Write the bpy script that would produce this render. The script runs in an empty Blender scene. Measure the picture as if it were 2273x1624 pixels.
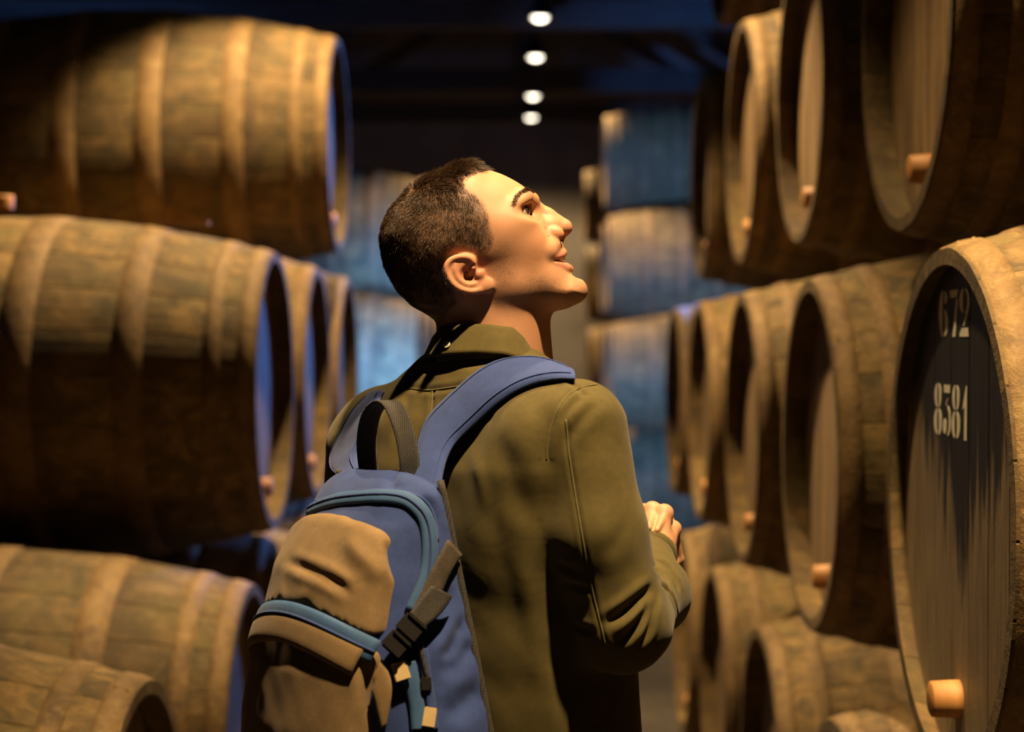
import bpy, bmesh, math, random
import numpy as np
from mathutils import Vector, Matrix
from mathutils.bvhtree import BVHTree

random.seed(7)
RNG = np.random.default_rng(11)
sc = bpy.context.scene
COL = sc.collection

# ------------------------------------------------------------------ camera
IMG_W, IMG_H, FPX = 2273.0, 1624.0, 3900.0
CAM_Z = 1.56
YAW = math.atan((1160 - IMG_W / 2) / FPX)
PITCH = math.atan((IMG_H / 2 - 760) / FPX)
cam_data = bpy.data.cameras.new('camera')
cam = bpy.data.objects.new('camera', cam_data)
COL.objects.link(cam)
cam.location = (0, 0, CAM_Z)
cam.rotation_euler = (math.pi / 2 - PITCH, 0, YAW)
cam_data.sensor_width = 36.0
cam_data.lens = 36.0 * FPX / IMG_W
cam_data.clip_start = 0.05
cam_data.clip_end = 100
cam_data.dof.use_dof = True
cam_data.dof.focus_distance = 2.0
cam_data.dof.aperture_fstop = 3.6
sc.camera = cam

# ------------------------------------------------------------------ world, exposure, big lights
world = bpy.data.worlds.new('cellar_dark')
sc.world = world
world.use_nodes = True
world.node_tree.nodes['Background'].inputs[0].default_value = (0.30, 0.24, 0.18, 1)
world.node_tree.nodes['Background'].inputs[1].default_value = 0.008
sc.view_settings.view_transform = 'Standard'
sc.view_settings.look = 'None'
sc.view_settings.gamma = 1.0
sc.view_settings.exposure = 0.0
sc.view_settings.use_curve_mapping = False
WARM = (1.0, 0.70, 0.36)
# lamps along the aisle: (X, Y, z, power, cone degrees)
LAMP_Z = CAM_Z + 2.6
LAMPS = [(0.45, 1.12, 1150, 68), (-0.15, 2.85, 360, 54), (-0.28, 5.0, 880, 76), (-0.2, 7.6, 480, 80),
         (0.12, 10.2, 200, 90), (0.14, 12.2, 450, 90), (0.14, 14.2, 420, 90),
         (0.12, 16.15, 420, 90), (0.11, 18.7, 420, 90), (0.10, 20.45, 420, 156)]

# ------------------------------------------------------------------ pixel helpers (measuring the photograph)
def cam_ray(px, py):
    v = Vector(((px - IMG_W / 2) / FPX, -(py - IMG_H / 2) / FPX, -1.0))
    v.rotate(cam.rotation_euler)
    return v
def pt(px, py, Y):
    r = cam_ray(px, py)
    return Vector((0, 0, CAM_Z)) + r * (Y / r.y)

# ------------------------------------------------------------------ node material helper
class NT:
    def __init__(s, name):
        s.m = bpy.data.materials.new(name); s.m.use_nodes = True
        s.t = s.m.node_tree; s.n = s.t.nodes
        s.b = s.n['Principled BSDF']
    def new(s, typ, **kw):
        nd = s.n.new(typ)
        for k, v in kw.items():
            if hasattr(nd, k): setattr(nd, k, v)
        return nd
    def link(s, a, b): s.t.links.new(a, b)
    def set(s, nd, i, v):
        if hasattr(v, 'is_output') or hasattr(v, 'links'): s.link(v, nd.inputs[i])
        else: nd.inputs[i].default_value = v
    def coord(s, kind='Object', scale=(1, 1, 1), rnd=0.0):
        tc = s.new('ShaderNodeTexCoord'); mp = s.new('ShaderNodeMapping')
        s.link(tc.outputs[kind], mp.inputs[0]); mp.inputs[3].default_value = scale
        if rnd:
            oi = s.new('ShaderNodeObjectInfo'); mu = s.new('ShaderNodeMath', operation='MULTIPLY')
            s.link(oi.outputs['Random'], mu.inputs[0]); mu.inputs[1].default_value = rnd
            s.link(mu.outputs[0], mp.inputs[1])
        return mp.outputs[0]
    def noise(s, vec, scale, detail=4, rough=0.6, dist=0.0):
        nd = s.new('ShaderNodeTexNoise'); s.link(vec, nd.inputs['Vector'])
        nd.inputs['Scale'].default_value = scale; nd.inputs['Detail'].default_value = detail
        nd.inputs['Roughness'].default_value = rough; nd.inputs['Distortion'].default_value = dist
        return nd.outputs[0]
    def ramp(s, fac, stops, interp='LINEAR'):
        nd = s.new('ShaderNodeValToRGB'); s.link(fac, nd.inputs[0])
        cr = nd.color_ramp; cr.interpolation = interp
        while len(cr.elements) < len(stops): cr.elements.new(0.5)
        for e, (p, c) in zip(cr.elements, stops):
            e.position = p; e.color = (c, c, c, 1) if not hasattr(c, '__len__') else (*c[:3], 1)
        return nd.outputs[0]
    def mix(s, fac, a, b, mode='MIX'):
        nd = s.new('ShaderNodeMix', data_type='RGBA', blend_type=mode)
        s.set(nd, 0, fac)
        for i, v in ((6, a), (7, b)):
            if hasattr(v, 'is_output'): s.link(v, nd.inputs[i])
            else: nd.inputs[i].default_value = (*v[:3], 1)
        return nd.outputs[2]
    def math(s, op, a, b=0.0):
        nd = s.new('ShaderNodeMath', operation=op); s.set(nd, 0, a); s.set(nd, 1, b); return nd.outputs[0]
    def bump(s, h, strength=0.3, dist=0.01, normal=None):
        nd = s.new('ShaderNodeBump'); s.link(h, nd.inputs['Height'])
        nd.inputs['Strength'].default_value = strength; nd.inputs['Distance'].default_value = dist
        if normal is not None: s.link(normal, nd.inputs['Normal'])
        s.link(nd.outputs[0], s.b.inputs['Normal']); return nd.outputs[0]
    def out(s, color=None, rough=0.8, **kw):
        if color is not None:
            if hasattr(color, 'is_output'): s.link(color, s.b.inputs['Base Color'])
            else: s.b.inputs['Base Color'].default_value = (*color[:3], 1)
        if hasattr(rough, 'is_output'): s.link(rough, s.b.inputs['Roughness'])
        else: s.b.inputs['Roughness'].default_value = rough
        for k, v in kw.items(): s.b.inputs[k.replace('_', ' ')].default_value = v
        return s.m

MAT = {}
def mat_plain(name, color, rough=0.7, noise=0.25, nscale=30, **kw):
    n = NT(name); v = n.coord('Object')
    f = n.noise(v, nscale, 5)
    c = n.mix(f, [x * (1 - noise) for x in color], [min(1, x * (1 + noise)) for x in color])
    n.bump(f, 0.25, 0.003)
    MAT[name] = n.out(c, rough, **kw)
    return MAT[name]

def mat_oak(name, lo, mid, hi, mould=0.88):
    n = NT(name)
    v = n.coord('Object', (1, 1, 1), 37.0)
    vs = n.coord('Object', (1.0, 7, 7), 37.0)
    tw = n.new('ShaderNodeTexCoord')
    vw = n.coord('Object', (1, 1, 1), 3.0)
    big = n.noise(v, 2.6, 5, 0.65, 0.8)
    grain = n.noise(vs, 7.0, 6, 0.7)
    c = n.ramp(big, [(0.28, lo), (0.5, mid), (0.72, hi)])
    c = n.mix(n.ramp(grain, [(0.35, 0.0), (0.75, 0.5)]), c, [x * 0.5 for x in lo])
    pat = n.noise(v, 7.0, 7, 0.75, 1.5)
    c = n.mix(n.ramp(pat, [(0.41, 0.0), (0.60, mould)]), c, (0.050, 0.040, 0.014))
    green = n.noise(vw, 4.0, 5, 0.7, 0.8)
    c = n.mix(n.ramp(green, [(0.5, 0.0), (0.72, 0.5)]), c, (0.14, 0.115, 0.025))
    dust = n.noise(v, 24.0, 6, 0.75)
    c = n.mix(n.ramp(dust, [(0.52, 0.0), (0.78, 0.45)]), c, (0.36, 0.25, 0.095))
    # rust run-off and damp in rings beside the hoops
    sx = n.new('ShaderNodeSeparateXYZ'); n.link(tw.outputs['Object'], sx.inputs[0])
    wv = n.math('SINE', n.math('ADD', n.math('MULTIPLY', sx.outputs[0], 24.0), n.math('MULTIPLY', green, 3.0)))
    band = n.math('ADD', n.math('MULTIPLY', wv, 0.30), pat)
    c = n.mix(n.ramp(band, [(0.50, 0.0), (0.85, 0.7)]), c, [x * 0.35 for x in mid])
    oi = n.new('ShaderNodeObjectInfo')
    hv = n.new('ShaderNodeHueSaturation'); n.link(c, hv.inputs['Color'])
    n.link(n.math('ADD', n.math('MULTIPLY', oi.outputs['Random'], 0.25), 0.86), hv.inputs['Value'])
    h = n.math('ADD', n.math('MULTIPLY', grain, 0.5), n.math('ADD', dust, pat))
    n.bump(h, 0.4, 0.006)
    MAT[name] = n.out(hv.outputs[0], 0.85)
mat_oak('oak_stave', (0.11, 0.062, 0.018), (0.26, 0.155, 0.048), (0.38, 0.24, 0.080))
mat_oak('oak_stave_dark', (0.07, 0.040, 0.013), (0.18, 0.106, 0.034), (0.29, 0.18, 0.062))

def mat_hoop():
    n = NT('rusty_iron'); v = n.coord('Object', (1, 1, 1), 11.0)
    a = n.noise(v, 14, 6, 0.7, 0.5); b = n.noise(v, 70, 4, 0.7)
    c = n.ramp(a, [(0.25, (0.065, 0.038, 0.018)), (0.5, (0.18, 0.105, 0.035)), (0.75, (0.28, 0.18, 0.065))])
    c = n.mix(n.ramp(b, [(0.5, 0.0), (0.75, 0.5)]), c, (0.34, 0.24, 0.10))
    n.bump(n.math('ADD', a, b), 0.6, 0.004)
    MAT['rusty_iron'] = n.out(c, 0.75, Metallic=0.15)
mat_hoop()

def mat_head(name, base, dark, grey):
    n = NT(name); v = n.coord('Object', (1, 1, 1), 23.0)
    vs = n.coord('Object', (6, 9, 0.9), 23.0)
    st = n.noise(vs, 6.0, 6, 0.65, 0.2); big = n.noise(vs, 1.7, 4, 0.6, 0.3)
    c = n.ramp(st, [(0.25, dark), (0.5, base), (0.75, grey)])
    c = n.mix(n.ramp(big, [(0.42, 0.0), (0.58, 0.8)]), c, dark)
    f = n.noise(v, 90, 4, 0.7)
    c = n.mix(n.ramp(f, [(0.5, 0.0), (0.8, 0.3)]), c, grey)
    n.bump(n.math('ADD', st, n.math('MULTIPLY', f, 0.4)), 0.45, 0.004)
    MAT[name] = n.out(c, 0.75)
mat_head('head_brown', (0.24, 0.145, 0.055), (0.10, 0.058, 0.024), (0.36, 0.25, 0.12))

def mat_head_painted():
    # black painted upper field, bare grey wood worn through below in streaks
    n = NT('head_black_paint'); v = n.coord('Object'); vs = n.coord('Object', (6, 16, 1.1), 5.0)
    st = n.noise(vs, 3.0, 6, 0.65, 0.3); fine = n.noise(v, 120, 4, 0.7)
    sp = n.new('ShaderNodeSeparateXYZ'); tc = n.new('ShaderNodeTexCoord'); n.link(tc.outputs['Object'], sp.inputs[0])
    hgt = n.math('MULTIPLY', sp.outputs[2], -2.0)
    edge = n.math('MULTIPLY', n.math('ABSOLUTE', n.math('ADD', sp.outputs[1], 0.02)), 1.1)
    f = n.math('ADD', n.math('ADD', st, hgt), edge)
    wear = n.ramp(f, [(0.50, 0.0), (0.64, 1.0)])
    wood = n.ramp(n.noise(vs, 8.0, 5, 0.6), [(0.3, (0.15, 0.105, 0.05)), (0.55, (0.27, 0.20, 0.11)), (0.8, (0.34, 0.28, 0.17))])
    wood = n.mix(n.ramp(fine, [(0.5, 0.0), (0.75, 0.4)]), wood, (0.10, 0.075, 0.035))
    c = n.mix(wear, (0.012, 0.010, 0.008), wood)
    n.bump(n.math('ADD', st, n.math('MULTIPLY', fine, 0.5)), 0.4, 0.003)
    MAT['head_black_paint'] = n.out(c, 0.62)
mat_head_painted()

def mat_wood(name, lo, hi, scale=(1, 8, 8), rough=0.8):
    n = NT(name); v = n.coord('Object', scale, 9.0)
    g = n.noise(v, 5, 6, 0.65, 0.4)
    c = n.ramp(g, [(0.3, lo), (0.7, hi)])
    n.bump(g, 0.4, 0.004); MAT[name] = n.out(c, rough)
mat_wood('bung_wood', (0.34, 0.15, 0.040), (0.54, 0.26, 0.075), (9, 2, 2), 0.6)
mat_wood('cork_end', (0.30, 0.15, 0.055), (0.50, 0.29, 0.12), (20, 20, 20), 0.9)
mat_wood('rail_wood', (0.05, 0.032, 0.015), (0.14, 0.09, 0.045), (9, 1, 9))
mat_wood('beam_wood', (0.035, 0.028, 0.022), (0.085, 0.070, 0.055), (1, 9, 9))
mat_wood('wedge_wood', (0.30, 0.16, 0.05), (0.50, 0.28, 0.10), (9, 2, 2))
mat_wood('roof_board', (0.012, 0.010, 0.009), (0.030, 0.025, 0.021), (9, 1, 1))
mat_plain('white_stencil_paint', (0.85, 0.78, 0.62), 0.8, 0.25, 60)
def mat_stone(name, lo, hi, scale):
    n = NT(name); v = n.coord('Object'); a = n.noise(v, scale, 7, 0.65, 0.3)
    n.bump(n.noise(v, scale * 6, 5), 0.5, 0.02); MAT[name] = n.out(n.ramp(a, [(0.3, lo), (0.7, hi)]), 0.9)
mat_stone('earth_floor', (0.035, 0.026, 0.017), (0.085, 0.065, 0.042), 2.5)
mat_stone('old_plaster', (0.20, 0.17, 0.14), (0.34, 0.30, 0.26), 1.6)
mat_plain('lamp_metal', (0.05, 0.05, 0.05), 0.4, 0.2, 20, Metallic=0.8)
mat_plain('black_cord', (0.012, 0.012, 0.012), 0.6)
def mat_emit(name, color, strength):
    n = NT(name); n.out(color, 0.5)
    n.b.inputs['Emission Color'].default_value = (*color, 1); n.b.inputs['Emission Strength'].default_value = strength
    MAT[name] = n.m
mat_emit('lamp_glow', (1.0, 0.90, 0.70), 9.0)
mat_emit('blue_glow', (0.25, 0.5, 1.0), 8.0)

# ------------------------------------------------------------------ object helpers
def mesh_from(name, verts, faces, smooth=False):
    me = bpy.data.meshes.new(name)
    me.from_pydata([tuple(v) for v in verts], [], [tuple(f) for f in faces])
    me.update()
    if smooth:
        me.polygons.foreach_set('use_smooth', [True] * len(me.polygons))
    return me
def bm_mesh(name, bm, smooth=False):
    bmesh.ops.recalc_face_normals(bm, faces=bm.faces)
    me = bpy.data.meshes.new(name); bm.to_mesh(me); bm.free()
    if smooth: me.polygons.foreach_set('use_smooth', [True] * len(me.polygons))
    return me
def obj(name, me, mat=None, parent=None, M=None):
    o = bpy.data.objects.new(name, me)
    COL.objects.link(o)
    if mat is not None and len(me.materials) == 0: me.materials.append(MAT[mat] if isinstance(mat, str) else mat)
    if M is not None: o.matrix_basis = M
    if parent is not None: o.parent = parent
    return o
def empty(name, loc, rz=0.0):
    o = bpy.data.objects.new(name, None); COL.objects.link(o)
    o.location = loc; o.rotation_euler = (0, 0, rz); o.empty_display_size = 0.1
    return o
def tag(o, label=None, cat=None, group=None, kind=None):
    if label: o['label'] = label
    if cat: o['category'] = cat
    if group: o['group'] = group
    if kind: o['kind'] = kind
    return o
def add_box(bm, lo, hi, M=None):
    vs = [bm.verts.new((x, y, z)) for x in (lo[0], hi[0]) for y in (lo[1], hi[1]) for z in (lo[2], hi[2])]
    for f in ((0, 1, 3, 2), (4, 6, 7, 5), (0, 4, 5, 1), (2, 3, 7, 6), (0, 2, 6, 4), (1, 5, 7, 3)):
        bm.faces.new([vs[i] for i in f])
    if M is not None: bmesh.ops.transform(bm, matrix=M, verts=vs)
    return vs
def box_mesh(name, lo, hi, bevel=0.0):
    bm = bmesh.new(); add_box(bm, lo, hi)
    if bevel: bmesh.ops.bevel(bm, geom=bm.edges[:], offset=bevel, segments=2, affect='EDGES')
    return bm_mesh(name, bm)
def lathe_mesh(name, prof, seg=24, axis='Z', smooth=True):
    """prof: list of (r, h) from bottom to top; closed ends when r == 0"""
    V = []; F = []
    for r, h in prof:
        for k in range(seg):
            a = 2 * math.pi * k / seg
            c, s = r * math.cos(a), r * math.sin(a)
            V.append((c, s, h) if axis == 'Z' else (h, c, s))
    for i in range(len(prof) - 1):
        for k in range(seg):
            F.append((i * seg + k, i * seg + (k + 1) % seg, (i + 1) * seg + (k + 1) % seg, (i + 1) * seg + k))
    bm = bmesh.new(); me = mesh_from(name, V, F); bm.from_mesh(me); bpy.data.meshes.remove(me)
    bmesh.ops.remove_doubles(bm, verts=bm.verts, dist=1e-6)
    return bm_mesh(name, bm, smooth)
def beam_between(name, a, b, w, h, mat, parent=None, kind=None):
    a = Vector(a); b = Vector(b); d = b - a; L = d.length
    me = box_mesh(name, (0, -w / 2, -h / 2), (L, w / 2, h / 2), 0.012)
    q = d.to_track_quat('X', 'Z')
    return obj(name, me, mat, parent, Matrix.Translation(a) @ q.to_matrix().to_4x4())

# ------------------------------------------------------------------ the hall
HX, HY0, HY1, EAVE, RIDGE = 6.0, -4.5, 22.8, 4.18, 7.4
def struct(name, me, mat):
    o = obj(name, me, mat); o['kind'] = 'structure'; return o
struct('floor', box_mesh('floor', (-HX, HY0, -0.2), (HX, HY1, 0.0)), 'earth_floor')
struct('wall_left', box_mesh('wall_left', (-HX - 0.3, HY0, 0), (-HX, HY1, EAVE)), 'old_plaster')
struct('wall_right', box_mesh('wall_right', (HX, HY0, 0), (HX + 0.3, HY1, EAVE)), 'old_plaster')
def gable(name, y0, y1):
    P = [(-HX, 0), (HX, 0), (HX, EAVE), (0, RIDGE), (-HX, EAVE)]
    V = [(x, y0, z) for x, z in P] + [(x, y1, z) for x, z in P]
    F = [(4, 3, 2, 1, 0), (5, 6, 7, 8, 9)] + [(i, (i + 1) % 5, 5 + (i + 1) % 5, 5 + i) for i in range(5)]
    struct(name, mesh_from(name, V, F), 'old_plaster')
gable('wall_back', HY1, HY1 + 0.3)
gable('wall_front', HY0 - 0.3, HY0)
V = [(-HX - .3, HY0, EAVE - .15), (0, HY0, RIDGE), (HX + .3, HY0, EAVE - .15), (-HX - .3, HY1, EAVE - .15), (0, HY1, RIDGE), (HX + .3, HY1, EAVE - .15)]
V += [(x, y, z + 0.15) for x, y, z in V]
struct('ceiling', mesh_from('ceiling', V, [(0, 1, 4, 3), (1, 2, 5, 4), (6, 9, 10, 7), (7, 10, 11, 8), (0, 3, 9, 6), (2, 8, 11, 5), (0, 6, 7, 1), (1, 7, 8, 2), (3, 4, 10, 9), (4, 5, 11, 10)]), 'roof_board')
TRUSS_Y = [-2.0, 2.2, 6.4, 10.6, 14.8, 18.6, 21.2]
ORD = ['nearest', 'second', 'third', 'fourth', 'fifth', 'sixth', 'seventh', 'eighth']
for i, y in enumerate(TRUSS_Y):
    t = empty('roof_truss', (0, y, EAVE - 0.02))
    tag(t, f'dark timber roof truss spanning the hall, {ORD[i]} from the camera', 'roof truss', 'roof trusses over the aisle')
    z = 0.16
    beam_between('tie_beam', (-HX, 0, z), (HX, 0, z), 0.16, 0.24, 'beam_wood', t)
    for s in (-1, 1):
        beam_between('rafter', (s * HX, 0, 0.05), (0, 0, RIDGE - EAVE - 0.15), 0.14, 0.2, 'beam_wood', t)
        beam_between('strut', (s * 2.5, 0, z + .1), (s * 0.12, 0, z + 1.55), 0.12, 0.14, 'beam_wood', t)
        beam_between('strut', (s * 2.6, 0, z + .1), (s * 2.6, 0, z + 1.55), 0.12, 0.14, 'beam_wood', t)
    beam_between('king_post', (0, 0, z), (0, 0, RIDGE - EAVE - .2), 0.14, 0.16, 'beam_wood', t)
# ------------------------------------------------------------------ pendant lamps over the aisle
SHADE = lathe_mesh('lamp_shade', [(0.03, 0.20), (0.045, 0.19), (0.05, 0.12), (0.13, 0.03), (0.135, 0.0), (0.125, 0.002), (0.045, 0.11), (0.0, 0.115)], 28)
BULB = lathe_mesh('bulb', [(0.0, -0.01), (0.035, -0.005), (0.06, 0.015), (0.062, 0.035), (0.045, 0.06), (0.02, 0.10), (0.0, 0.105)], 24)
CORD = lathe_mesh('cord', [(0.006, 0.0), (0.006, 1.0)], 8)
CAP = lathe_mesh('ceiling_cap', [(0.0, 0.0), (0.03, 0.005), (0.05, 0.04), (0.0, 0.05)], 16)
def lamp(x, y, power, cone, label):
    t = empty('pendant_lamp', (x, y, LAMP_Z))
    tag(t, label, 'lamp', 'pendant lamps along the aisle')
    obj('lamp_shade', SHADE, 'lamp_metal', t)
    obj('bulb', BULB, 'lamp_glow', t)
    roof = RIDGE - (RIDGE - EAVE + .15) / (HX + .3) * abs(x) - LAMP_Z
    c = obj('cord', CORD, 'black_cord', t); c.location = (0, 0, 0.19); c.scale = (1, 1, roof - 0.19)
    cp = obj('ceiling_cap', CAP, 'lamp_metal', t); cp.location = (0, 0, roof - 0.05)
    ld = bpy.data.lights.new('lamp_light', 'SPOT'); lo = bpy.data.objects.new('lamp_light', ld); COL.objects.link(lo)
    ld.energy = power; ld.color = WARM; ld.spot_size = math.radians(cone); ld.spot_blend = 0.35; ld.shadow_soft_size = 0.05
    lo.parent = t; lo.location = (0, 0, -0.03)
k = 0
for (x, y, p, c) in LAMPS:
    if y < 14:
        lab = f'pendant lamp above the aisle out of view, {ORD[k]} from the camera'
    else:
        lab = ['topmost and nearest of the four round glowing lamps above the man', 'second from the top of the four glowing lamps',
               'third from the top of the four glowing lamps', 'lowest and farthest of the four round glowing lamps above the man'][k - 6]
    lamp(x, y, p, c, lab); k += 1

# ------------------------------------------------------------------ barrels
BL, R0, R1 = 1.40, 0.360, 0.455          # length, radius at the chime, at the bilge
RECESS = 0.024
DEEP = 0.052
NST = 24
def brad(x): return R1 - (R1 - R0) * ((x - BL / 2) / (BL / 2)) ** 2
def stave_mesh():
    bm = bmesh.new(); half = math.pi / NST; n = 16; rows = []
    sec = [(-0.994, -0.0016), (-0.94, 0.0), (-0.5, 0.0006), (0.0, 0.0010), (0.5, 0.0006), (0.94, 0.0), (0.994, -0.0016), (0.99, -0.022), (0.33, -0.022), (-0.33, -0.022), (-0.99, -0.022)]
    for i in range(n + 1):
        x = BL * i / n; r = brad(x)
        rows.append([bm.verts.new((x, (r + dr) * math.sin(da * half), (r + dr) * math.cos(da * half))) for da, dr in sec])
    m = len(sec)
    for i in range(n):
        for j in range(m):
            bm.faces.new((rows[i][j], rows[i][(j + 1) % m], rows[i + 1][(j + 1) % m], rows[i + 1][j]))
    bm.faces.new(rows[0]); bm.faces.new(list(reversed(rows[-1])))
    return bm_mesh('stave', bm)
def hoop_mesh(x0, x1, seg=60):
    th = 0.0035; V = []; F = []
    prof = [(x0, brad(x0) + 0.0), (x0 + 0.002, brad(x0) + th), ((x0 + x1) / 2, brad((x0 + x1) / 2) + th + 0.0015), (x1 - 0.002, brad(x1) + th), (x1, brad(x1) + 0.001)]
    me = lathe_mesh('hoop', [(r, x) for x, r in prof], seg, 'X')
    bm = bmesh.new(); bm.from_mesh(me)
    # two rivets where the ends of the strip overlap
    for dx in (0.25, 0.75):
        x = x0 + (x1 - x0) * dx; r = brad(x) + th
        bmesh.ops.create_icosphere(bm, subdivisions=1, radius=0.0055, matrix=Matrix.Translation((x, 0.05, math.sqrt(r * r - .0025) - 0.002)))
    bm.to_mesh(me); bm.free(); me.polygons.foreach_set('use_smooth', [True] * len(me.polygons))
    return me
HOOPS = [(0.004, 0.044), (0.085, 0.125), (0.265, 0.335), (0.525, 0.605)]
HOOPS = HOOPS + [(BL - b, BL - a) for a, b in HOOPS]
STAVE = stave_mesh(); HOOPM = [hoop_mesh(a, b) for a, b in HOOPS]
NB = 7
def head_board_mesh(k, r):
    """vertical board k of a round head of radius r, lying in x 0..0.022 (outer face at x = 0)"""
    w = 2 * r / NB; y0, y1 = -r + k * w + 0.0008, -r + (k + 1) * w - 0.0008
    top = []; bot = []; n = 6
    for i in range(n + 1):
        y = y0 + (y1 - y0) * i / n; z = math.sqrt(max(r * r - y * y, 1e-5))
        top.append((y, z)); bot.append((y, -z))
    P = bot + top[::-1]
    bm = bmesh.new()
    f = [bm.verts.new((0.0, y, z)) for y, z in P]; b = [bm.verts.new((0.022, y, z)) for y, z in P]
    bm.faces.new(f[::-1]); bm.faces.new(b)
    for i in range(len(P)): bm.faces.new((f[i], f[(i + 1) % len(P)], b[(i + 1) % len(P)], b[i]))
    ed = [e for e in bm.edges if abs(e.verts[0].co.x) < 1e-6 and abs(e.verts[1].co.x) < 1e-6]
    bmesh.ops.bevel(bm, geom=ed, offset=0.0015, segments=1, affect='EDGES')
    return bm_mesh('head_board', bm)
HR = R0 - 0.022 + 0.012
BOARDS = [head_board_mesh(k, HR - 0.006) for k in range(NB)]
HEAD_DISC = lathe_mesh('head', [(0.0, 0.0), (HR - 0.02, 0.0), (HR - 0.006, 0.006), (HR - 0.006, 0.022), (0.0, 0.022)], 40, 'X', False)
BUNG = lathe_mesh('bung', [(0.0, -0.040), (0.021, -0.040), (0.0245, -0.038), (0.0265, 0.0), (0.027, 0.012), (0.0, 0.012)], 20, 'X')
TOP_BUNG = lathe_mesh('bilge_bung', [(0.024, 0.0), (0.027, 0.03), (0.024, 0.036), (0.0, 0.037)], 16, 'Z')
# a plain body for barrels too far off to show single staves: the same stave outline all round, one mesh
def body_mesh():
    bm = bmesh.new(); n = 10; rows = []
    prof = []
    for k in range(NST):
        a = 2 * math.pi * k / NST; h = math.pi / NST
        prof += [(a - 0.98 * h, -0.004), (a - 0.5 * h, 0.0), (a + 0.5 * h, 0.0), (a + 0.98 * h, -0.004)]
    for i in range(n + 1):
        x = BL * i / n
        rows.append([bm.verts.new((x, (brad(x) + d) * math.sin(a), (brad(x) + d) * math.cos(a))) for a, d in prof])
    for ri in (R0 - 0.022,):
        for x in (0.0, DEEP + 0.01):
            rows.insert(0, [bm.verts.new((x, ri * math.sin(a), ri * math.cos(a))) for a, d in prof])
    m = len(prof)
    for i in range(len(rows) - 1):
        for j in range(m): bm.faces.new((rows[i][j], rows[i][(j + 1) % m], rows[i + 1][(j + 1) % m], rows[i + 1][j]))
    bm.faces.new(rows[-1])
    return bm_mesh('staves', bm)
BODY = body_mesh()

def barrel(side, Xrim, Y, zrel, label, group, detail=2, stave_mat='oak_stave', head_mat='head_brown', roll=None, boards=True, rec=DEEP):
    """side +1: stack right of the aisle (head looks to -X); -1: left of the aisle. zrel = axis height over the camera."""
    zc = CAM_Z + zrel
    t = empty('wine_barrel', (Xrim, Y, zc - R1), 0.0 if side > 0 else math.pi)
    tag(t, label, 'barrel', group)
    T0 = Matrix.Translation((0, 0, R1))
    roll = random.uniform(-0.12, 0.12) if roll is None else roll
    if detail == 2:
        for k in range(NST):
            me = STAVES[stave_mat]
            obj('stave', me, None, t, T0 @ Matrix.Rotation(2 * math.pi * (k + 0.5) / NST + roll, 4, 'X'))
    else:
        obj('staves', BODIES[stave_mat], None, t, T0 @ Matrix.Rotation(roll, 4, 'X'))
    for h in HOOPM:
        obj('hoop', h, 'rusty_iron', t, T0 @ Matrix.Rotation(roll * 3 + random.uniform(0, 0.9), 4, 'X'))
    if detail == 2 and boards:
        for k in range(NB):
            obj('head_board', HEADS[head_mat][k], None, t, T0 @ Matrix.Translation((rec, 0, 0)) @ Matrix.Rotation(roll * 0.4, 4, 'X'))
    else:
        obj('head', HEADD[head_mat], None, t, T0 @ Matrix.Translation((rec, 0, 0)))
    obj('bung', BUNG, 'bung_wood', t, T0 @ Matrix.Translation((rec, 0.0, -0.255)))
    obj('back_head', HEADD['head_brown'], None, t, T0 @ Matrix.Translation((BL - 0.03, 0, 0)))
    return t
def with_mat(me, m):
    c = me.copy(); c.materials.clear(); c.materials.append(MAT[m]); return c
STAVES = {m: with_mat(STAVE, m) for m in ('oak_stave', 'oak_stave_dark')}
BODIES = {m: with_mat(BODY, m) for m in ('oak_stave', 'oak_stave_dark')}
HEADS = {m: [with_mat(b, m) for b in BOARDS] for m in ('head_brown', 'head_black_paint')}
HEADD = {m: with_mat(HEAD_DISC, m) for m in ('head_brown',)}

TIER = ['bottom', 'second', 'third', 'top']
ZL = [-0.926, -0.126, 0.676]              # axis heights of the tiers left of the aisle, relative to the camera
ZR = [-1.065, -0.232, 0.600, 1.430]       # and right of it
LEFT1 = [[2.90, 4.06, 5.09, 6.03, 6.97], [4.62, 5.56, 6.50], [6.03]]
RIGHT1 = [[0.90, 1.90, 3.24, 4.30, 5.43, 6.45], [1.34, 2.40, 3.65, 4.74, 5.92, 6.98], [1.90, 3.05, 4.20, 5.31, 6.45], [5.88]]
GL, GR = 'barrels stacked left of the aisle', 'barrels stacked right of the aisle'
ORDN = ['nearest', 'second nearest', 'third nearest', 'fourth nearest', 'fifth nearest', 'sixth nearest']
numbered = None
for ti, ys in enumerate(LEFT1):
    for k, y in enumerate(ys):
        if len(ys) == 1: lab = 'big brown barrel lying alone on top of the left stack in the upper left'
        else: lab = f'brown oak barrel on the {TIER[ti]} row of the left stack, {ORDN[k]} to the camera'
        barrel(-1, (-0.645 if ti == 1 else -0.625) + random.uniform(-.008, .008), y, ZL[ti], lab, GL, 2, random.choice(['oak_stave', 'oak_stave', 'oak_stave_dark']) if ti != 1 else 'oak_stave')
for ti, ys in enumerate(RIGHT1):
    for k, y in enumerate(ys):
        x = (0.585, 0.592, 0.650, 0.665)[ti] + random.uniform(-.008, .008)
        if ti == 1 and k == 1:
            numbered = barrel(1, 0.573, y, ZR[ti], 'large barrel with black head stencilled 672 and 8381 at the right edge', GR, 2, 'oak_stave_dark', 'head_black_paint', roll=0.0, rec=RECESS)
            continue
        if len(ys) == 1: lab = 'barrel at the very top of the right stack, only its low edge in view'
        else: lab = f'brown oak barrel on the {TIER[ti]} row of the right stack, {ORDN[k]} to the camera'
        barrel(1, x, y, ZR[ti] - (0.045 if ti == 2 and k < 2 else 0.0), lab, GR, 2, 'oak_stave_dark' if ti == 2 else random.choice(['oak_stave', 'oak_stave_dark']))
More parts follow.
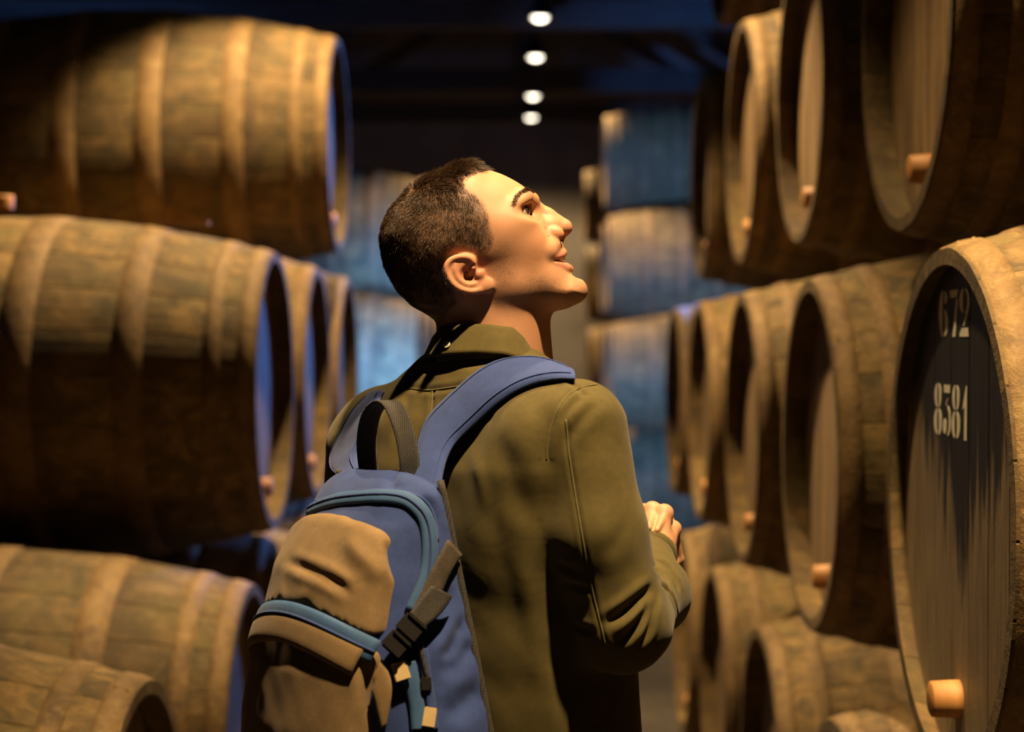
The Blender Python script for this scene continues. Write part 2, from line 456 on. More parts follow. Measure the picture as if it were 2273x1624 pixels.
# stacks farther down the aisle, beyond the cross aisle
FAR = [('left', -1, -0.64, ZL, [[11.34, 12.30], [10.86, 11.82, 12.78], [11.34, 12.30]], 'far left stack'),
       ('left', -1, -0.64, ZL, [[17.37], [16.9], [17.37]], 'farthest left stack'),
       ('right', 1, 0.65, ZR, [[13.51, 14.50], [13.02, 14.0], [13.51, 14.50], [14.0]], 'far right stack'),
       ('right', 1, 0.65, ZR, [[18.04], [17.55], [18.04], [18.53]], 'farthest right stack')]
for side, s, X, Z, rows, where in FAR:
    for ti, ys in enumerate(rows):
        for k, y in enumerate(ys):
            barrel(s, X, y, Z[ti], f'barrel on the {TIER[ti]} row of the {where}' + (f', {ORDN[k]} to camera' if len(ys) > 1 else ''),
                   'far barrels beyond the cross aisle', 1)
# sleepers that carry the bottom row
def sleeper(x, y0, y1, h, label):
    me = box_mesh('sleeper', (-0.06, 0, 0), (0.06, y1 - y0, h), 0.008)
    tag(obj('sleeper', me, 'rail_wood', None, Matrix.Translation((x, y0, 0))), label, 'beam', 'sleepers under the barrels')
for (nm, s, X, Z, y0, y1) in (('left stack', -1, -0.625, ZL, 2.4, 7.5), ('right stack', 1, 0.585, ZR, 0.6, 7.1), ('far left stack', -1, -0.64, ZL, 10.9, 12.8),
                              ('far right stack', 1, 0.65, ZR, 13.0, 15.0), ('farthest left stack', -1, -0.64, ZL, 16.8, 17.8), ('farthest right stack', 1, 0.65, ZR, 17.5, 18.5)):
    for dx, w in ((0.19, 'aisle side'), (1.21, 'rear')):
        h = CAM_Z + Z[0] - brad(dx + 0.06 if dx < 0.7 else dx - 0.06) - 0.009
        sleeper(X + s * dx, y0, y1, h, f'dark wooden sleeper beam under the {nm}, {w}')

# stencilled numerals on the numbered head: strokes in (u, v) with u to the right as read, v up, unit = digit height
def arc(cx, cy, rx, ry, a0, a1, n=12):
    return [(cx + rx * math.cos(math.radians(a0 + (a1 - a0) * i / n)), cy + ry * math.sin(math.radians(a0 + (a1 - a0) * i / n))) for i in range(n + 1)]
def lens(cx, cy, rx, ry, side, gap=0.018, inner=0.30):
    """one half of a stencilled oval: a crescent on the left (side -1) or right (+1) of a vertical slot"""
    o = arc(0, cy, rx, ry, -86, 86)
    i = arc(0, cy, rx * inner, ry * 0.80, 86, -86)
    return [(cx + side * (x + gap), y) for x, y in o + i]
DIG = {
 '6': [lens(0.17, 0.5, 0.145, 0.5, -1, 0.03, 0.15), lens(0.17, 0.30, 0.145, 0.295, 1, 0.03, 0.2), [(0.20, 0.99), (0.27, 0.93), (0.30, 0.84), (0.27, 0.74), (0.21, 0.70)]],
 '7': [[(0.02, 0.98), (0.33, 0.98), (0.28, 0.82), (0.05, 0.82)], [(0.27, 0.78), (0.32, 0.78), (0.24, 0.0), (0.13, 0.0)]],
 '2': [lens(0.17, 0.74, 0.145, 0.25, -1, 0.025, 0.2), lens(0.17, 0.72, 0.15, 0.27, 1, 0.03, 0.55), [(0.28, 0.52), (0.31, 0.53), (0.17, 0.22), (0.13, 0.22)], [(0.01, 0.0), (0.01, 0.07), (0.09, 0.18), (0.31, 0.18), (0.33, 0.0)]],
 '8': [lens(0.17, 0.76, 0.125, 0.235, s, 0.022, 0.15) for s in (-1, 1)] + [lens(0.17, 0.255, 0.145, 0.255, s, 0.025, 0.15) for s in (-1, 1)],
 '3': [[(0.05, 0.98), (0.31, 0.98), (0.29, 0.83), (0.06, 0.83)], [(0.20, 0.73), (0.23, 0.74), (0.15, 0.60), (0.12, 0.60)], lens(0.17, 0.30, 0.14, 0.29, 1, 0.03, 0.45), arc(0.09, 0.19, 0.075, 0.15, 0, 360, 14)[:-1]],
 '1': [[(0.19, 1.0), (0.23, 1.0), (0.22, 0.0), (0.12, 0.0), (0.14, 0.62), (0.05, 0.55)]],
}
def numeral(ch, u, v, h, w, parent):
    V = []; F = []
    for poly in DIG[ch]:
        b = len(V); n = len(poly)
        for x in (0.0, 0.0006):
            # as read from the aisle (+X): right is -Y
            V += [(-x, -(u + px * w), v + py * h) for px, py in poly]
        F.append(tuple(range(b + n, b + 2 * n))); F.append(tuple(reversed(range(b, b + n))))
        F += [(b + i, b + (i + 1) % n, b + n + (i + 1) % n, b + n + i) for i in range(n)]
    me = mesh_from('numeral', V, F)
    bm = bmesh.new(); bm.from_mesh(me); bmesh.ops.triangulate(bm, faces=bm.faces[:]); bmesh.ops.recalc_face_normals(bm, faces=bm.faces); bm.to_mesh(me); bm.free()
    o = obj('numeral', me, 'white_stencil_paint', parent, Matrix.Translation((RECESS - 0.0004, 0, R1)))
    o['label'] = f'white stencilled digit {ch}'
for i, ch in enumerate('672'): numeral(ch, -0.118 + 0.058 * i, 0.240, 0.066, 0.150, numbered)
for i, ch in enumerate('8381'): numeral(ch, -0.148 + 0.052 * i, 0.100, 0.074, 0.140, numbered)

# wooden wedges and blocks lying on the barrels
def wedge(p, rz, label, s=1.0):
    V = [(-.06, -.03, 0), (.06, -.03, 0), (.06, .03, 0), (-.06, .03, 0), (-.06, -.03, .045), (-.03, -.03, .05), (-.03, .03, .05), (-.06, .03, .045), (.06, -.03, .008), (.06, .03, .008)]
    F = [(0, 3, 2, 1), (0, 1, 8, 5, 4), (3, 7, 6, 9, 2), (0, 4, 7, 3), (4, 5, 6, 7), (5, 8, 9, 6), (1, 2, 9, 8)]
    me = mesh_from('wooden_wedge', [(x * s, y * s, z * s) for x, y, z in V], F)
    tag(obj('wooden_wedge', me, 'wedge_wood', None, Matrix.Translation(p) @ Matrix.Rotation(rz, 4, 'Z')), label, 'wedge', 'wooden wedges')
def on_barrel(X, Y, zrel, dx):
    return Vector((X - dx, Y, CAM_Z + zrel + brad(dx) + 0.022))
wedge(on_barrel(-0.645, 4.62, ZL[1], 0.24), 0.1, 'small wooden wedge lying on the nearest second-row left barrel, near its head')
p = on_barrel(-0.645, 4.62, ZL[1], 0.72)
tag(obj('bilge_bung', TOP_BUNG, 'bung_wood', None, Matrix.Translation(p)), 'round wooden bung at the left picture edge on top of a barrel', 'bung')

# ------------------------------------------------------------------ unseen blue flood lights, added to give the blue on barrels and roof
def added_flood(x, y, z, tx, ty, tz, power, label, cone=62):
    t = empty('added_flood_light', (x, y, 0)); tag(t, label, 'added flood light')
    d = Vector((tx - x, ty - y, tz - z)); q = d.to_track_quat('X', 'Z').to_matrix().to_4x4()
    obj('stand', lathe_mesh('stand', [(0.0, 0.0), (0.22, 0.0), (0.22, 0.02), (0.025, 0.04), (0.02, z - 0.1), (0.0, z - 0.1)], 20), 'lamp_metal', t)
    M = Matrix.Translation((0, 0, z)) @ q
    bm = bmesh.new(); add_box(bm, (-0.10, -0.2, -0.14), (0.0, 0.2, 0.14)); bmesh.ops.bevel(bm, geom=bm.edges[:], offset=0.015, segments=2, affect='EDGES')
    obj('housing', bm_mesh('housing', bm), 'lamp_metal', t, M)
    obj('lens_panel', box_mesh('lens_panel', (0.001, -0.17, -0.11), (0.008, 0.17, 0.11)), 'blue_glow', t, M)
    ld = bpy.data.lights.new('blue_light', 'SPOT'); lo = bpy.data.objects.new('blue_light', ld); COL.objects.link(lo)
    ld.energy = power; ld.color = (0.09, 0.28, 1.0); ld.spot_size = math.radians(cone); ld.spot_blend = 0.5; ld.shadow_soft_size = 0.12
    lo.parent = t; lo.matrix_basis = Matrix.Translation((0, 0, z)) @ d.to_track_quat('-Z', 'Y').to_matrix().to_4x4() @ Matrix.Translation((0, 0, -0.02))
added_flood(2.3, 8.3, 1.25, -1.6, 11.0, 1.2, 2600, 'added blue flood light on a stand, unseen behind the right stack')
added_flood(-1.25, 8.0, 1.2, 1.3, 13.0, 1.3, 3000, 'added blue flood light on a stand, unseen behind the left stack')
added_flood(1.35, 8.35, 2.55, -0.65, 5.5, 1.3, 900, 'added tall blue flood light, unseen beside the right stack, turned to the left barrel heads')
added_flood(-3.0, 9.4, 1.6, -2.2, 15.6, 4.6, 120, 'added blue flood light, unseen far behind the left stack, turned up to the roof', 46)

# ------------------------------------------------------------------ implicit-surface modelling tools
def surface_nets(F, org, step):
    """F[x,y,z] < 0 inside -> (verts, quads)"""
    inside = F < 0
    nx, ny, nz = F.shape
    cnt = np.zeros((nx - 1, ny - 1, nz - 1), np.int8)
    for dx in (0, 1):
        for dy in (0, 1):
            for dz in (0, 1):
                cnt += inside[dx:nx - 1 + dx, dy:ny - 1 + dy, dz:nz - 1 + dz]
    act = (cnt > 0) & (cnt < 8)
    ijk = np.argwhere(act)
    vid = np.full(act.shape, -1, np.int64); vid[act] = np.arange(len(ijk))
    C = [(a, b, c) for a in (0, 1) for b in (0, 1) for c in (0, 1)]
    val = np.stack([F[ijk[:, 0] + a, ijk[:, 1] + b, ijk[:, 2] + c] for a, b, c in C], 1).astype(np.float64)
    acc = np.zeros((len(ijk), 3)); num = np.zeros(len(ijk))
    for i in range(8):
        for j in range(i + 1, 8):
            if sum(abs(C[i][q] - C[j][q]) for q in range(3)) != 1: continue
            a, b = val[:, i], val[:, j]; m = (a < 0) != (b < 0)
            t = np.where(m, a / np.where(m, a - b, 1), 0)
            p = np.array(C[i])[None] + t[:, None] * (np.array(C[j]) - np.array(C[i]))[None]
            acc += p * m[:, None]; num += m
    V = (ijk + acc / num[:, None]) * step + np.array(org)[None]
    Q = []
    for ax in range(3):
        a = np.take(inside, range(F.shape[ax] - 1), ax); b = np.take(inside, range(1, F.shape[ax]), ax)
        e = np.argwhere(a != b)
        o1, o2 = [q for q in range(3) if q != ax]
        ok = (e[:, o1] > 0) & (e[:, o2] > 0) & (e[:, o1] < F.shape[o1] - 1) & (e[:, o2] < F.shape[o2] - 1)
        e = e[ok]; fl = inside[e[:, 0], e[:, 1], e[:, 2]]
        qs = []
        for d1, d2 in ((-1, -1), (0, -1), (0, 0), (-1, 0)):
            c = e.copy(); c[:, o1] += d1; c[:, o2] += d2
            qs.append(vid[c[:, 0], c[:, 1], c[:, 2]])
        q = np.stack(qs, 1)
        flip = fl if ax != 1 else ~fl
        q[~flip] = q[~flip][:, ::-1]
        Q.append(q)
    return V, np.concatenate(Q)
def np_mesh(name, V, Q, smooth=True):
    me = bpy.data.meshes.new(name)
    V = np.asarray(V, np.float32); Q = np.asarray(Q, np.int32)
    k = Q.shape[1]
    me.vertices.add(len(V)); me.vertices.foreach_set('co', V.ravel())
    me.loops.add(Q.size); me.loops.foreach_set('vertex_index', Q.ravel())
    me.polygons.add(len(Q)); me.polygons.foreach_set('loop_start', np.arange(0, Q.size, k, dtype=np.int32))
    me.update(calc_edges=True); me.validate()
    if smooth: me.polygons.foreach_set('use_smooth', np.ones(len(me.polygons), bool))
    return me
def vcolor(me, name, cols):
    a = me.color_attributes.new(name, 'FLOAT_COLOR', 'POINT')
    c = np.ones((len(me.vertices), 4), np.float32); c[:, :3] = cols
    a.data.foreach_set('color', c.ravel())
def smin(a, b, k):
    h = np.clip(0.5 + 0.5 * (b - a) / k, 0, 1)
    return b + (a - b) * h - k * h * (1 - h)
def smax(a, b, k): return -smin(-a, -b, k)
def capsule(P, a, b, ra, rb, sc3=None):
    a = np.array(a, float); b = np.array(b, float); d = b - a
    t = np.clip(((P[0] - a[0]) * d[0] + (P[1] - a[1]) * d[1] + (P[2] - a[2]) * d[2]) / max((d * d).sum(), 1e-12), 0, 1)
    return np.sqrt((P[0] - a[0] - t * d[0]) ** 2 + (P[1] - a[1] - t * d[1]) ** 2 + (P[2] - a[2] - t * d[2]) ** 2) - (ra + (rb - ra) * t)
def ellipsoid(P, c, r, rot=None):
    q = [P[i] - c[i] for i in range(3)]
    if rot is not None:                         # rotation in the first two axes
        cs, sn = math.cos(rot), math.sin(rot)
        q[0], q[1] = q[0] * cs + q[1] * sn, -q[0] * sn + q[1] * cs
    k = np.sqrt((q[0] / r[0]) ** 2 + (q[1] / r[1]) ** 2 + (q[2] / r[2]) ** 2)
    return (k - 1) * min(r)
def catmull(P, n=6, closed=False):
    P = [np.array(p, float) for p in P]; out = []
    m = len(P); rng = range(m if closed else m - 1)
    for i in rng:
        p0 = P[i - 1] if (closed or i > 0) else 2 * P[0] - P[1]
        p1 = P[i]; p2 = P[(i + 1) % m]
        p3 = P[(i + 2) % m] if (closed or i + 2 < m) else 2 * P[-1] - P[-2]
        for j in range(n):
            t = j / n
            out.append(0.5 * (2 * p1 + (p2 - p0) * t + (2 * p0 - 5 * p1 + 4 * p2 - p3) * t * t + (3 * p1 - p0 - 3 * p2 + p3) * t ** 3))
    if not closed: out.append(P[-1])
    return np.array(out)
def poly_sdf(X, Y, poly):
    d = np.full(X.shape, 1e9); ins = np.zeros(X.shape, bool); n = len(poly)
    for i in range(n):
        ax, ay = poly[i]; bx, by = poly[(i + 1) % n]
        ex, ey = bx - ax, by - ay; L = ex * ex + ey * ey
        if L < 1e-12: continue
        t = np.clip(((X - ax) * ex + (Y - ay) * ey) / L, 0, 1)
        d = np.minimum(d, (X - ax - t * ex) ** 2 + (Y - ay - t * ey) ** 2)
        c = (ay > Y) != (by > Y)
        with np.errstate(divide='ignore', invalid='ignore'):
            xi = ax + (Y - ay) * ex / (ey if ey else 1e-12)
        ins ^= c & (X < xi)
    d = np.sqrt(d)
    return np.where(ins, -d, d)
def blur2(A, s, step):
    r = int(3 * s / step); k = np.exp(-0.5 * (np.arange(-r, r + 1) * step / s) ** 2); k /= k.sum()
    for ax in (0, 1):
        A = np.apply_along_axis(lambda m: np.convolve(np.pad(m, r, mode='edge'), k, 'valid'), ax, A)
    return A
def field2(X, Y, pts, s):
    """smooth blend of scattered (x, y, value) over a plane"""
    num = np.zeros(X.shape); den = np.zeros(X.shape) + 1e-9
    for x, y, v in pts:
        g = np.exp(-((X - x) ** 2 + (Y - y) ** 2) / (2 * s * s)) + 1e-7 / (1 + ((X - x) ** 2 + (Y - y) ** 2) / 1e4)
        num += g * v; den += g
    return num / den
def fbm(P, scale, seed=0, octaves=3):
    """cheap smooth pseudo-noise: sum of random plane waves"""
    r = np.random.default_rng(seed); out = np.zeros(P[0].shape if hasattr(P[0], 'shape') else len(P[0])); amp = 1.0; f = scale
    for o in range(octaves):
        for k in range(5):
            d = r.normal(size=3); d /= np.linalg.norm(d); ph = r.uniform(0, 6.28)
            out = out + amp * 0.3 * np.sin(f * (d[0] * P[0] + d[1] * P[1] + d[2] * P[2]) + ph)
        amp *= 0.55; f *= 2.1
    return out

# ------------------------------------------------------------------ the man: head (worked in units of 1/1900 m, side view of the face)
HY = 2.05                                  # how far the head stands from the camera
HU = HY / FPX                              # metres per unit
HEAD_YAW = math.radians(4)
HC = pt(1075, 560, HY)
def head_world(V):
    """(x, y, w) head units -> world"""
    V = np.asarray(V, float)
    x = (V[:, 0] - 1075) * HU; z = -(V[:, 1] - 560) * HU; w = V[:, 2] * HU
    c, s = math.cos(HEAD_YAW), math.sin(HEAD_YAW)
    return np.stack([HC.x + x * c + w * s, HC.y + x * s - w * c, HC.z + z], 1)

PROFILE = [(1088, 379), (1106, 385), (1125, 393), (1149, 406), (1174, 423), (1186, 435), (1194, 448), (1199, 462), (1206, 480), (1219, 503), (1235, 526), (1245, 540),
           (1247, 560), (1251, 580), (1258, 598), (1266, 610), (1279, 617), (1292, 629), (1299, 643), (1298, 656), (1290, 666), (1277, 674), (1254, 686), (1215, 690), (1170, 686), (1120, 676),
           (1060, 684), (1010, 700), (965, 700), (938, 692), (905, 668), (876, 632), (854, 586), (846, 540), (849, 506), (866, 468), (890, 440), (925, 404), (985, 380), (1018, 366), (1052, 363)]
HEAD_STEP = 2.6
def build_head_field():
    x0, x1, y0, y1, w1 = 826, 1316, 336, 930, 172
    xs = np.arange(x0, x1, HEAD_STEP); ys = np.arange(y0, y1, HEAD_STEP); ws = np.arange(-w1, w1 + HEAD_STEP, HEAD_STEP)
    X2, Y2 = np.meshgrid(xs, ys, indexing='ij')
    prof = catmull(PROFILE, 4, True)
    d2 = -poly_sdf(X2, Y2, prof)
    db = blur2(d2, 16, HEAD_STEP)
    m = np.clip((d2 - 25) / 50, 0, 1); d2 = d2 * (1 - m) + db * m
    W2 = field2(X2, Y2, [(930, 540, 152), (900, 600, 140), (960, 450, 150), (1040, 420, 134), (1110, 430, 124), (1165, 450, 116), (1030, 520, 146), (1090, 530, 138), (1020, 620, 124), (960, 670, 112),
                         (1150, 500, 131), (1130, 560, 128), (1182, 548, 104), (1222, 515, 64), (1226, 545, 78), (1206, 480, 100), (1110, 630, 117), (1090, 670, 108), (1180, 620, 103), (1220, 590, 92), (1270, 640, 72), (1225, 660, 88), (1160, 670, 104)], 34)
    R2 = field2(X2, Y2, [(900, 540, 165), (950, 430, 150), (1050, 400, 125), (1140, 430, 120), (1170, 480, 125), (1150, 540, 125), (1230, 580, 105), (1270, 640, 62), (1200, 650, 62), (1120, 650, 52), (1030, 640, 80), (930, 650, 120)], 40)
    X = xs[:, None, None]; Y = ys[None, :, None]; W = ws[None, None, :]; A = np.abs(W)
    p = 2.25
    t = np.maximum(1 - d2 / R2, 0)[:, :, None]
    F = ((t ** p + (A / W2[:, :, None]) ** p) ** (1 / p) - 1) * np.minimum(R2, W2)[:, :, None] * 0.9
    P = (X, Y, A)                       # mirrored
    # neck, throat, neck muscle
    tn = np.clip((Y - 640) / 260, 0, 1)
    cx = 1086 + 0 * Y; hd = 122 - 4 * tn; hw = 106 + 14 * tn
    cx = 1092 - 8 * tn
    neck = (np.sqrt(((X - cx) / hd) ** 2 + (W / hw) ** 2) - 1) * 100
    neck = smax(neck, 640 - Y, 30)
    F = smin(F, neck, 26)
    F = smin(F, capsule(P, (1035, 655, 92), (1185, 830, 22), 20, 15), 26)
    F = smin(F, capsule(P, (1190, 700, 0), (1208, 800, 0), 26, 20), 24)
    # brow ridge and forehead
    F = smin(F, capsule(P, (1180, 444, 22), (1160, 441, 70), 13, 11), 16)
    F = smin(F, capsule(P, (1160, 441, 70), (1136, 458, 96), 10, 6), 22)
    # cheekbone, cheek pulled by the smile, jaw muscle
    F = smin(F, ellipsoid(P, (1128, 512, 98), (52, 26, 22), -0.6), 34)
    F = smin(F, ellipsoid(P, (1160, 548, 72), (40, 36, 32)), 36)
    F = smin(F, ellipsoid(P, (1112, 632, 92), (34, 30, 18)), 30)
    # nose
    F = smin(F, capsule(P, (1189, 458, 0), (1218, 477, 0), 14, 14), 9)
    F = smin(F, capsule(P, (1216, 476, 0), (1250, 502, 0), 15, 18.5), 8)
    F = smin(F, ellipsoid(P, (1220, 503, 12), (26, 22, 20), 0.4), 10)
    F = smin(F, ellipsoid(P, (1254, 505, 0), (17, 17, 19)), 6)
    F = smin(F, ellipsoid(P, (1229, 520, 27), (21, 16.5, 14), 0.2), 5)
    F = smin(F, capsule(P, (1252, 518, 0), (1244, 538, 0), 7, 6), 6)
    F = smax(F, -ellipsoid(P, (1249, 527, 14), (12, 9, 7), -0.5), 3)
    # eye socket and lids
    F = smax(F, -ellipsoid(P, (1194, 471, 106), (43, 18, 60), -0.10), 15)
    EC = (1149, 476, 67)
    lid = np.sqrt((X - EC[0]) ** 2 + (Y - EC[1]) ** 2 + (A - EC[2]) ** 2) - 26
    F = smin(F, lid, 7)
    F = smin(F, capsule(P, (1150, 456, 88), (1172, 452, 60), 5, 6), 9)      # fold over the upper lid
    F = smin(F, capsule(P, (1224, 548, 38), (1212, 560, 64), 12, 16), 18)
    F = smin(F, ellipsoid(P, (1230, 519, 31), (20, 15.5, 13), 0.2), 3)
    F = smax(F, -capsule(P, (1208, 510, 50), (1209, 527, 56), 2.2, 2.4), 5)
    F = smax(F, -capsule(P, (1209, 527, 56), (1222, 540, 46), 2.4, 1.8), 5)
    F = smax(F, -capsule(P, (1213, 540, 58), (1214, 562, 74), 1.4, 0.8), 7)
    F = smax(F, -ellipsoid(P, (1246, 529, 20), (13, 7, 9), -0.45), 3)
    # crease beside the nose wing and mouth
    # philtrum / lips
    F = smin(F, capsule(P, (1240, 545, 8), (1248, 558, 6), 8, 7), 8)
    F = smin(F, capsule(P, (1250, 560, 4), (1243, 565, 28), 9.5, 9), 5)
    F = smin(F, capsule(P, (1243, 565, 28), (1222, 576, 64), 9, 6), 6)
    F = smin(F, capsule(P, (1262, 597, 0), (1254, 595, 24), 12, 11), 7)
    F = smin(F, capsule(P, (1254, 595, 24), (1224, 584, 62), 10, 5.5), 7)
    F = smax(F, -capsule(P, (1264, 577, 0), (1250, 578, 26), 5.5, 5.5), 2.5)
    F = smax(F, -capsule(P, (1250, 578, 26), (1226, 580, 68), 5.5, 3.0), 2.5)
    # chin
    F = smin(F, ellipsoid(P, (1266, 642, 14), (33, 27, 36)), 18)
    F = smax(F, -ellipsoid(P, (1284, 611, 0), (9, 6, 42)), 8)
    # ear (in its own tilted plane: stands off to the back)
    ear_w = 121 + np.clip(1085 - X, 0, 110) * 0.28
    lw = A - ear_w
    EAR = [(1050, 569), (1034, 561), (1013, 563), (996, 572), (987, 588), (990, 607), (1002, 627), (1022, 640), (1048, 646), (1074, 642), (1092, 633), (1091, 619), (1078, 607), (1064, 596), (1056, 582)]
    eo = catmull(EAR, 4, True); e2 = poly_sdf(X2 + 7, Y2 - 11, eo)[:, :, None]
    plate = smax(e2 + 2, np.abs(lw - 1) - 5.5, 5)
    P3 = (X + 7, Y - 11, lw)
    hel = None
    RIM = [(1053, 584), (1049, 571), (1033, 566), (1014, 568), (1000, 576), (993, 590), (996, 606), (1007, 623), (1025, 635), (1048, 640), (1066, 637)]
    rp = catmull(RIM, 2)
    for i in range(len(rp) - 1):
        q = capsule(P3, (*rp[i], 5), (*rp[i + 1], 5), 6.6, 6.6)
        hel = q if hel is None else np.minimum(hel, q)
    ear = smin(plate, hel, 5)
    conch = ellipsoid(P3, (1043, 604, 9), (21, 25, 13), 0.7)
    ear = smax(ear, -conch, 4)
    AH = catmull([(1012, 584), (1013, 600), (1022, 616), (1040, 626), (1056, 624)], 2)
    for i in range(len(AH) - 1):
        ear = smin(ear, capsule(P3, (*AH[i], 3), (*AH[i + 1], 3), 5.5, 5.5), 4)
    ear = smin(ear, ellipsoid(P3, (1079, 628, 1), (16, 13, 9)), 8)
    ear = smin(ear, ellipsoid(P3, (1066, 603, 3), (9, 11, 8), 0.8), 6)          # tragus
    ear = smin(ear, capsule(P3, (1052, 590, 4), (1046, 600, -6), 5, 4), 5)
    F = smin(F, ear, 7)
    # cut the lid opening: wedge looking forward and up
    cx, cy = X - EC[0], Y - EC[1]
    up = (cx * 0.45 + cy * 0.893) + 8.5        # below the upper lid line
    lo = -(cx * -0.05 + cy * 1.0) + 5.0         # above the lower lid line
    fw = cx - 4.0 + np.clip(EC[2] - A, 0, 99) * 0.25
    wedge_ = smax(smax(-up, -lo, 2), -fw, 2)
    shell = np.sqrt(cx ** 2 + cy ** 2 + (A - EC[2]) ** 2) - 34
    F = smax(F, -smax(wedge_, shell, 2), 1.6)
    return F, (x0, y0, -w1)
F_, o_ = build_head_field()
HV, HQ = surface_nets(F_, o_, HEAD_STEP)
# one round of smoothing takes the voxel steps out
def laplacian(V, Q, it=1, lam=0.5):
    e = np.concatenate([Q[:, [0, 1]], Q[:, [1, 2]], Q[:, [2, 3]], Q[:, [3, 0]]])
    for _ in range(it):
        s = np.zeros_like(V); c = np.zeros(len(V))
        for a, b in ((0, 1), (1, 0)):
            for k in range(3): s[:, k] += np.bincount(e[:, a], V[e[:, b], k], len(V))
            c += np.bincount(e[:, a], minlength=len(V))
        V = V + lam * (s / np.maximum(c, 1)[:, None] - V)
    return V
HV = laplacian(HV, HQ, 2, 0.4)
del F_

# skin
def mat_skin():
    n = NT('skin'); at = n.new('ShaderNodeAttribute', attribute_name='tint')
    v = n.coord('Object'); f = n.noise(v, 220, 4, 0.6); g = n.noise(v, 30, 4, 0.6)
    c = n.mix(0.25, at.outputs['Color'], n.ramp(g, [(0.3, (0.38, 0.165, 0.085)), (0.7, (0.54, 0.29, 0.165))]), 'MIX')
    n.bump(f, 0.12, 0.0008)
    m = n.out(c, 0.58)
    n.b.inputs['Subsurface Weight'].default_value = 0.12
    n.b.inputs['Subsurface Radius'].default_value = (1.0, 0.35, 0.15)
    n.b.inputs['Subsurface Scale'].default_value = 0.004
    MAT['skin'] = m
mat_skin()
HAIRLINE = [(1090, 372), (1078, 381), (1057, 387), (1039, 398), (1018, 413), (1028, 432), (1048, 443), (1069, 465), (1076, 486), (1079, 511), (1087, 535), (1084, 552), (1074, 562), (1057, 564), (1046, 556),
            (1014, 552), (990, 564), (979, 591), (988, 622), (1003, 646), (1010, 674), (995, 692), (980, 717), (968, 745), (800, 760), (780, 300), (1060, 320), (1110, 360)]
hair_d = poly_sdf(HV[:, 0], HV[:, 1], HAIRLINE)
def gauss(V, c, r): return np.exp(-(((V[:, 0] - c[0]) / r[0]) ** 2 + ((V[:, 1] - c[1]) / r[1]) ** 2 + ((np.abs(V[:, 2]) - c[2]) / r[2]) ** 2))
tint = np.tile(np.array([0.47, 0.236, 0.128]), (len(HV), 1))
def blend(mask, col):
    global tint
    m = np.clip(mask, 0, 1)[:, None]; tint = tint * (1 - m) + np.array(col) * m
blend(0.55 * gauss(HV, (1150, 555, 95), (60, 45, 60)), (0.54, 0.24, 0.13))
blend(0.8 * gauss(HV, (1248, 515, 10), (26, 20, 40)), (0.48, 0.185, 0.11))
blend(0.7 * gauss(HV, (1040, 605, 135), (62, 48, 40)), (0.52, 0.19, 0.11))
stub_shade = np.maximum.reduce([gauss(HV, (1190, 640, 85), (70, 34, 70)), 0.9 * gauss(HV, (1110, 600, 115), (36, 60, 60)), gauss(HV, (1265, 650, 20), (40, 26, 60)), 0.7 * gauss(HV, (1240, 548, 18), (16, 8, 40)), 0.8 * gauss(HV, (1150, 680, 80), (90, 26, 60))])
spk = RNG.uniform(0.45, 1.0, len(HV))
blend(1.1 * stub_shade * spk, (0.12, 0.064, 0.034))  # stubble, darkened further to paint in the shadow along the jaw
lipm = np.maximum(gauss(HV, (1242, 566, 28), (22, 6.5, 42)), gauss(HV, (1250, 591, 24), (24, 7, 42)))
blend(1.2 * lipm, (0.56, 0.20, 0.16))
blend(gauss(HV, (1236, 579, 34), (22, 4.5, 40)) * 1.3, (0.16, 0.03, 0.025))
blend(np.clip(0.5 - hair_d / 12, 0, 1) * 0.95 * (HV[:, 1] < 760), (0.05, 0.028, 0.016))
blend(0.9 * gauss(HV, (1249, 527, 14), (9, 7, 6)), (0.15, 0.04, 0.03))
blend(0.8 * gauss(HV, (1042, 614, 128), (22, 22, 16)), (0.24, 0.075, 0.04))  # shade in the bowl of the ear, painted into the skin tint
mole = gauss(HV, (1244, 646, 62), (3.2, 3.2, 20)); blend(mole, (0.10, 0.05, 0.03))
HEAD_N = len(HV)
HEAD_W = head_world(HV)

# eyes, brows, teeth, hair -------------------------------------------------
MAN = empty('person', (pt(1130, 1600, 2.0).x, 2.02, 0.0))
tag(MAN, 'man in olive shirt carrying a blue and brown backpack, looking up', 'person')
MANI = MAN.matrix_basis.inverted()
def man_part(name, me, mat, parent=None, label=None):
    """mesh given in world coordinates, hung under the man (or under one of his parts)"""
    o = obj(name, me, mat)
    o.parent = parent or MAN
    if parent is None: o.matrix_parent_inverse = MANI
    if label: o['label'] = label
    return o
def sphere_np(c, r, nu=24, nv=16):
    V = []; Q = []
    for i in range(nv + 1):
        for j in range(nu):
            a = math.pi * i / nv; b = 2 * math.pi * j / nu
            V.append((c[0] + r * math.cos(a), c[1] + r * math.sin(a) * math.cos(b), c[2] + r * math.sin(a) * math.sin(b)))
    for i in range(nv):
        for j in range(nu):
            Q.append((i * nu + j, i * nu + (j + 1) % nu, (i + 1) * nu + (j + 1) % nu, (i + 1) * nu + j))
    return np.array(V), np.array(Q)
def mat_eye():
    n = NT('eye_white'); at = n.new('ShaderNodeAttribute', attribute_name='tint')
    MAT['eye_white'] = n.out(at.outputs['Color'], 0.12)
mat_eye()
mat_plain('teeth', (0.78, 0.70, 0.58), 0.3, 0.08, 40)
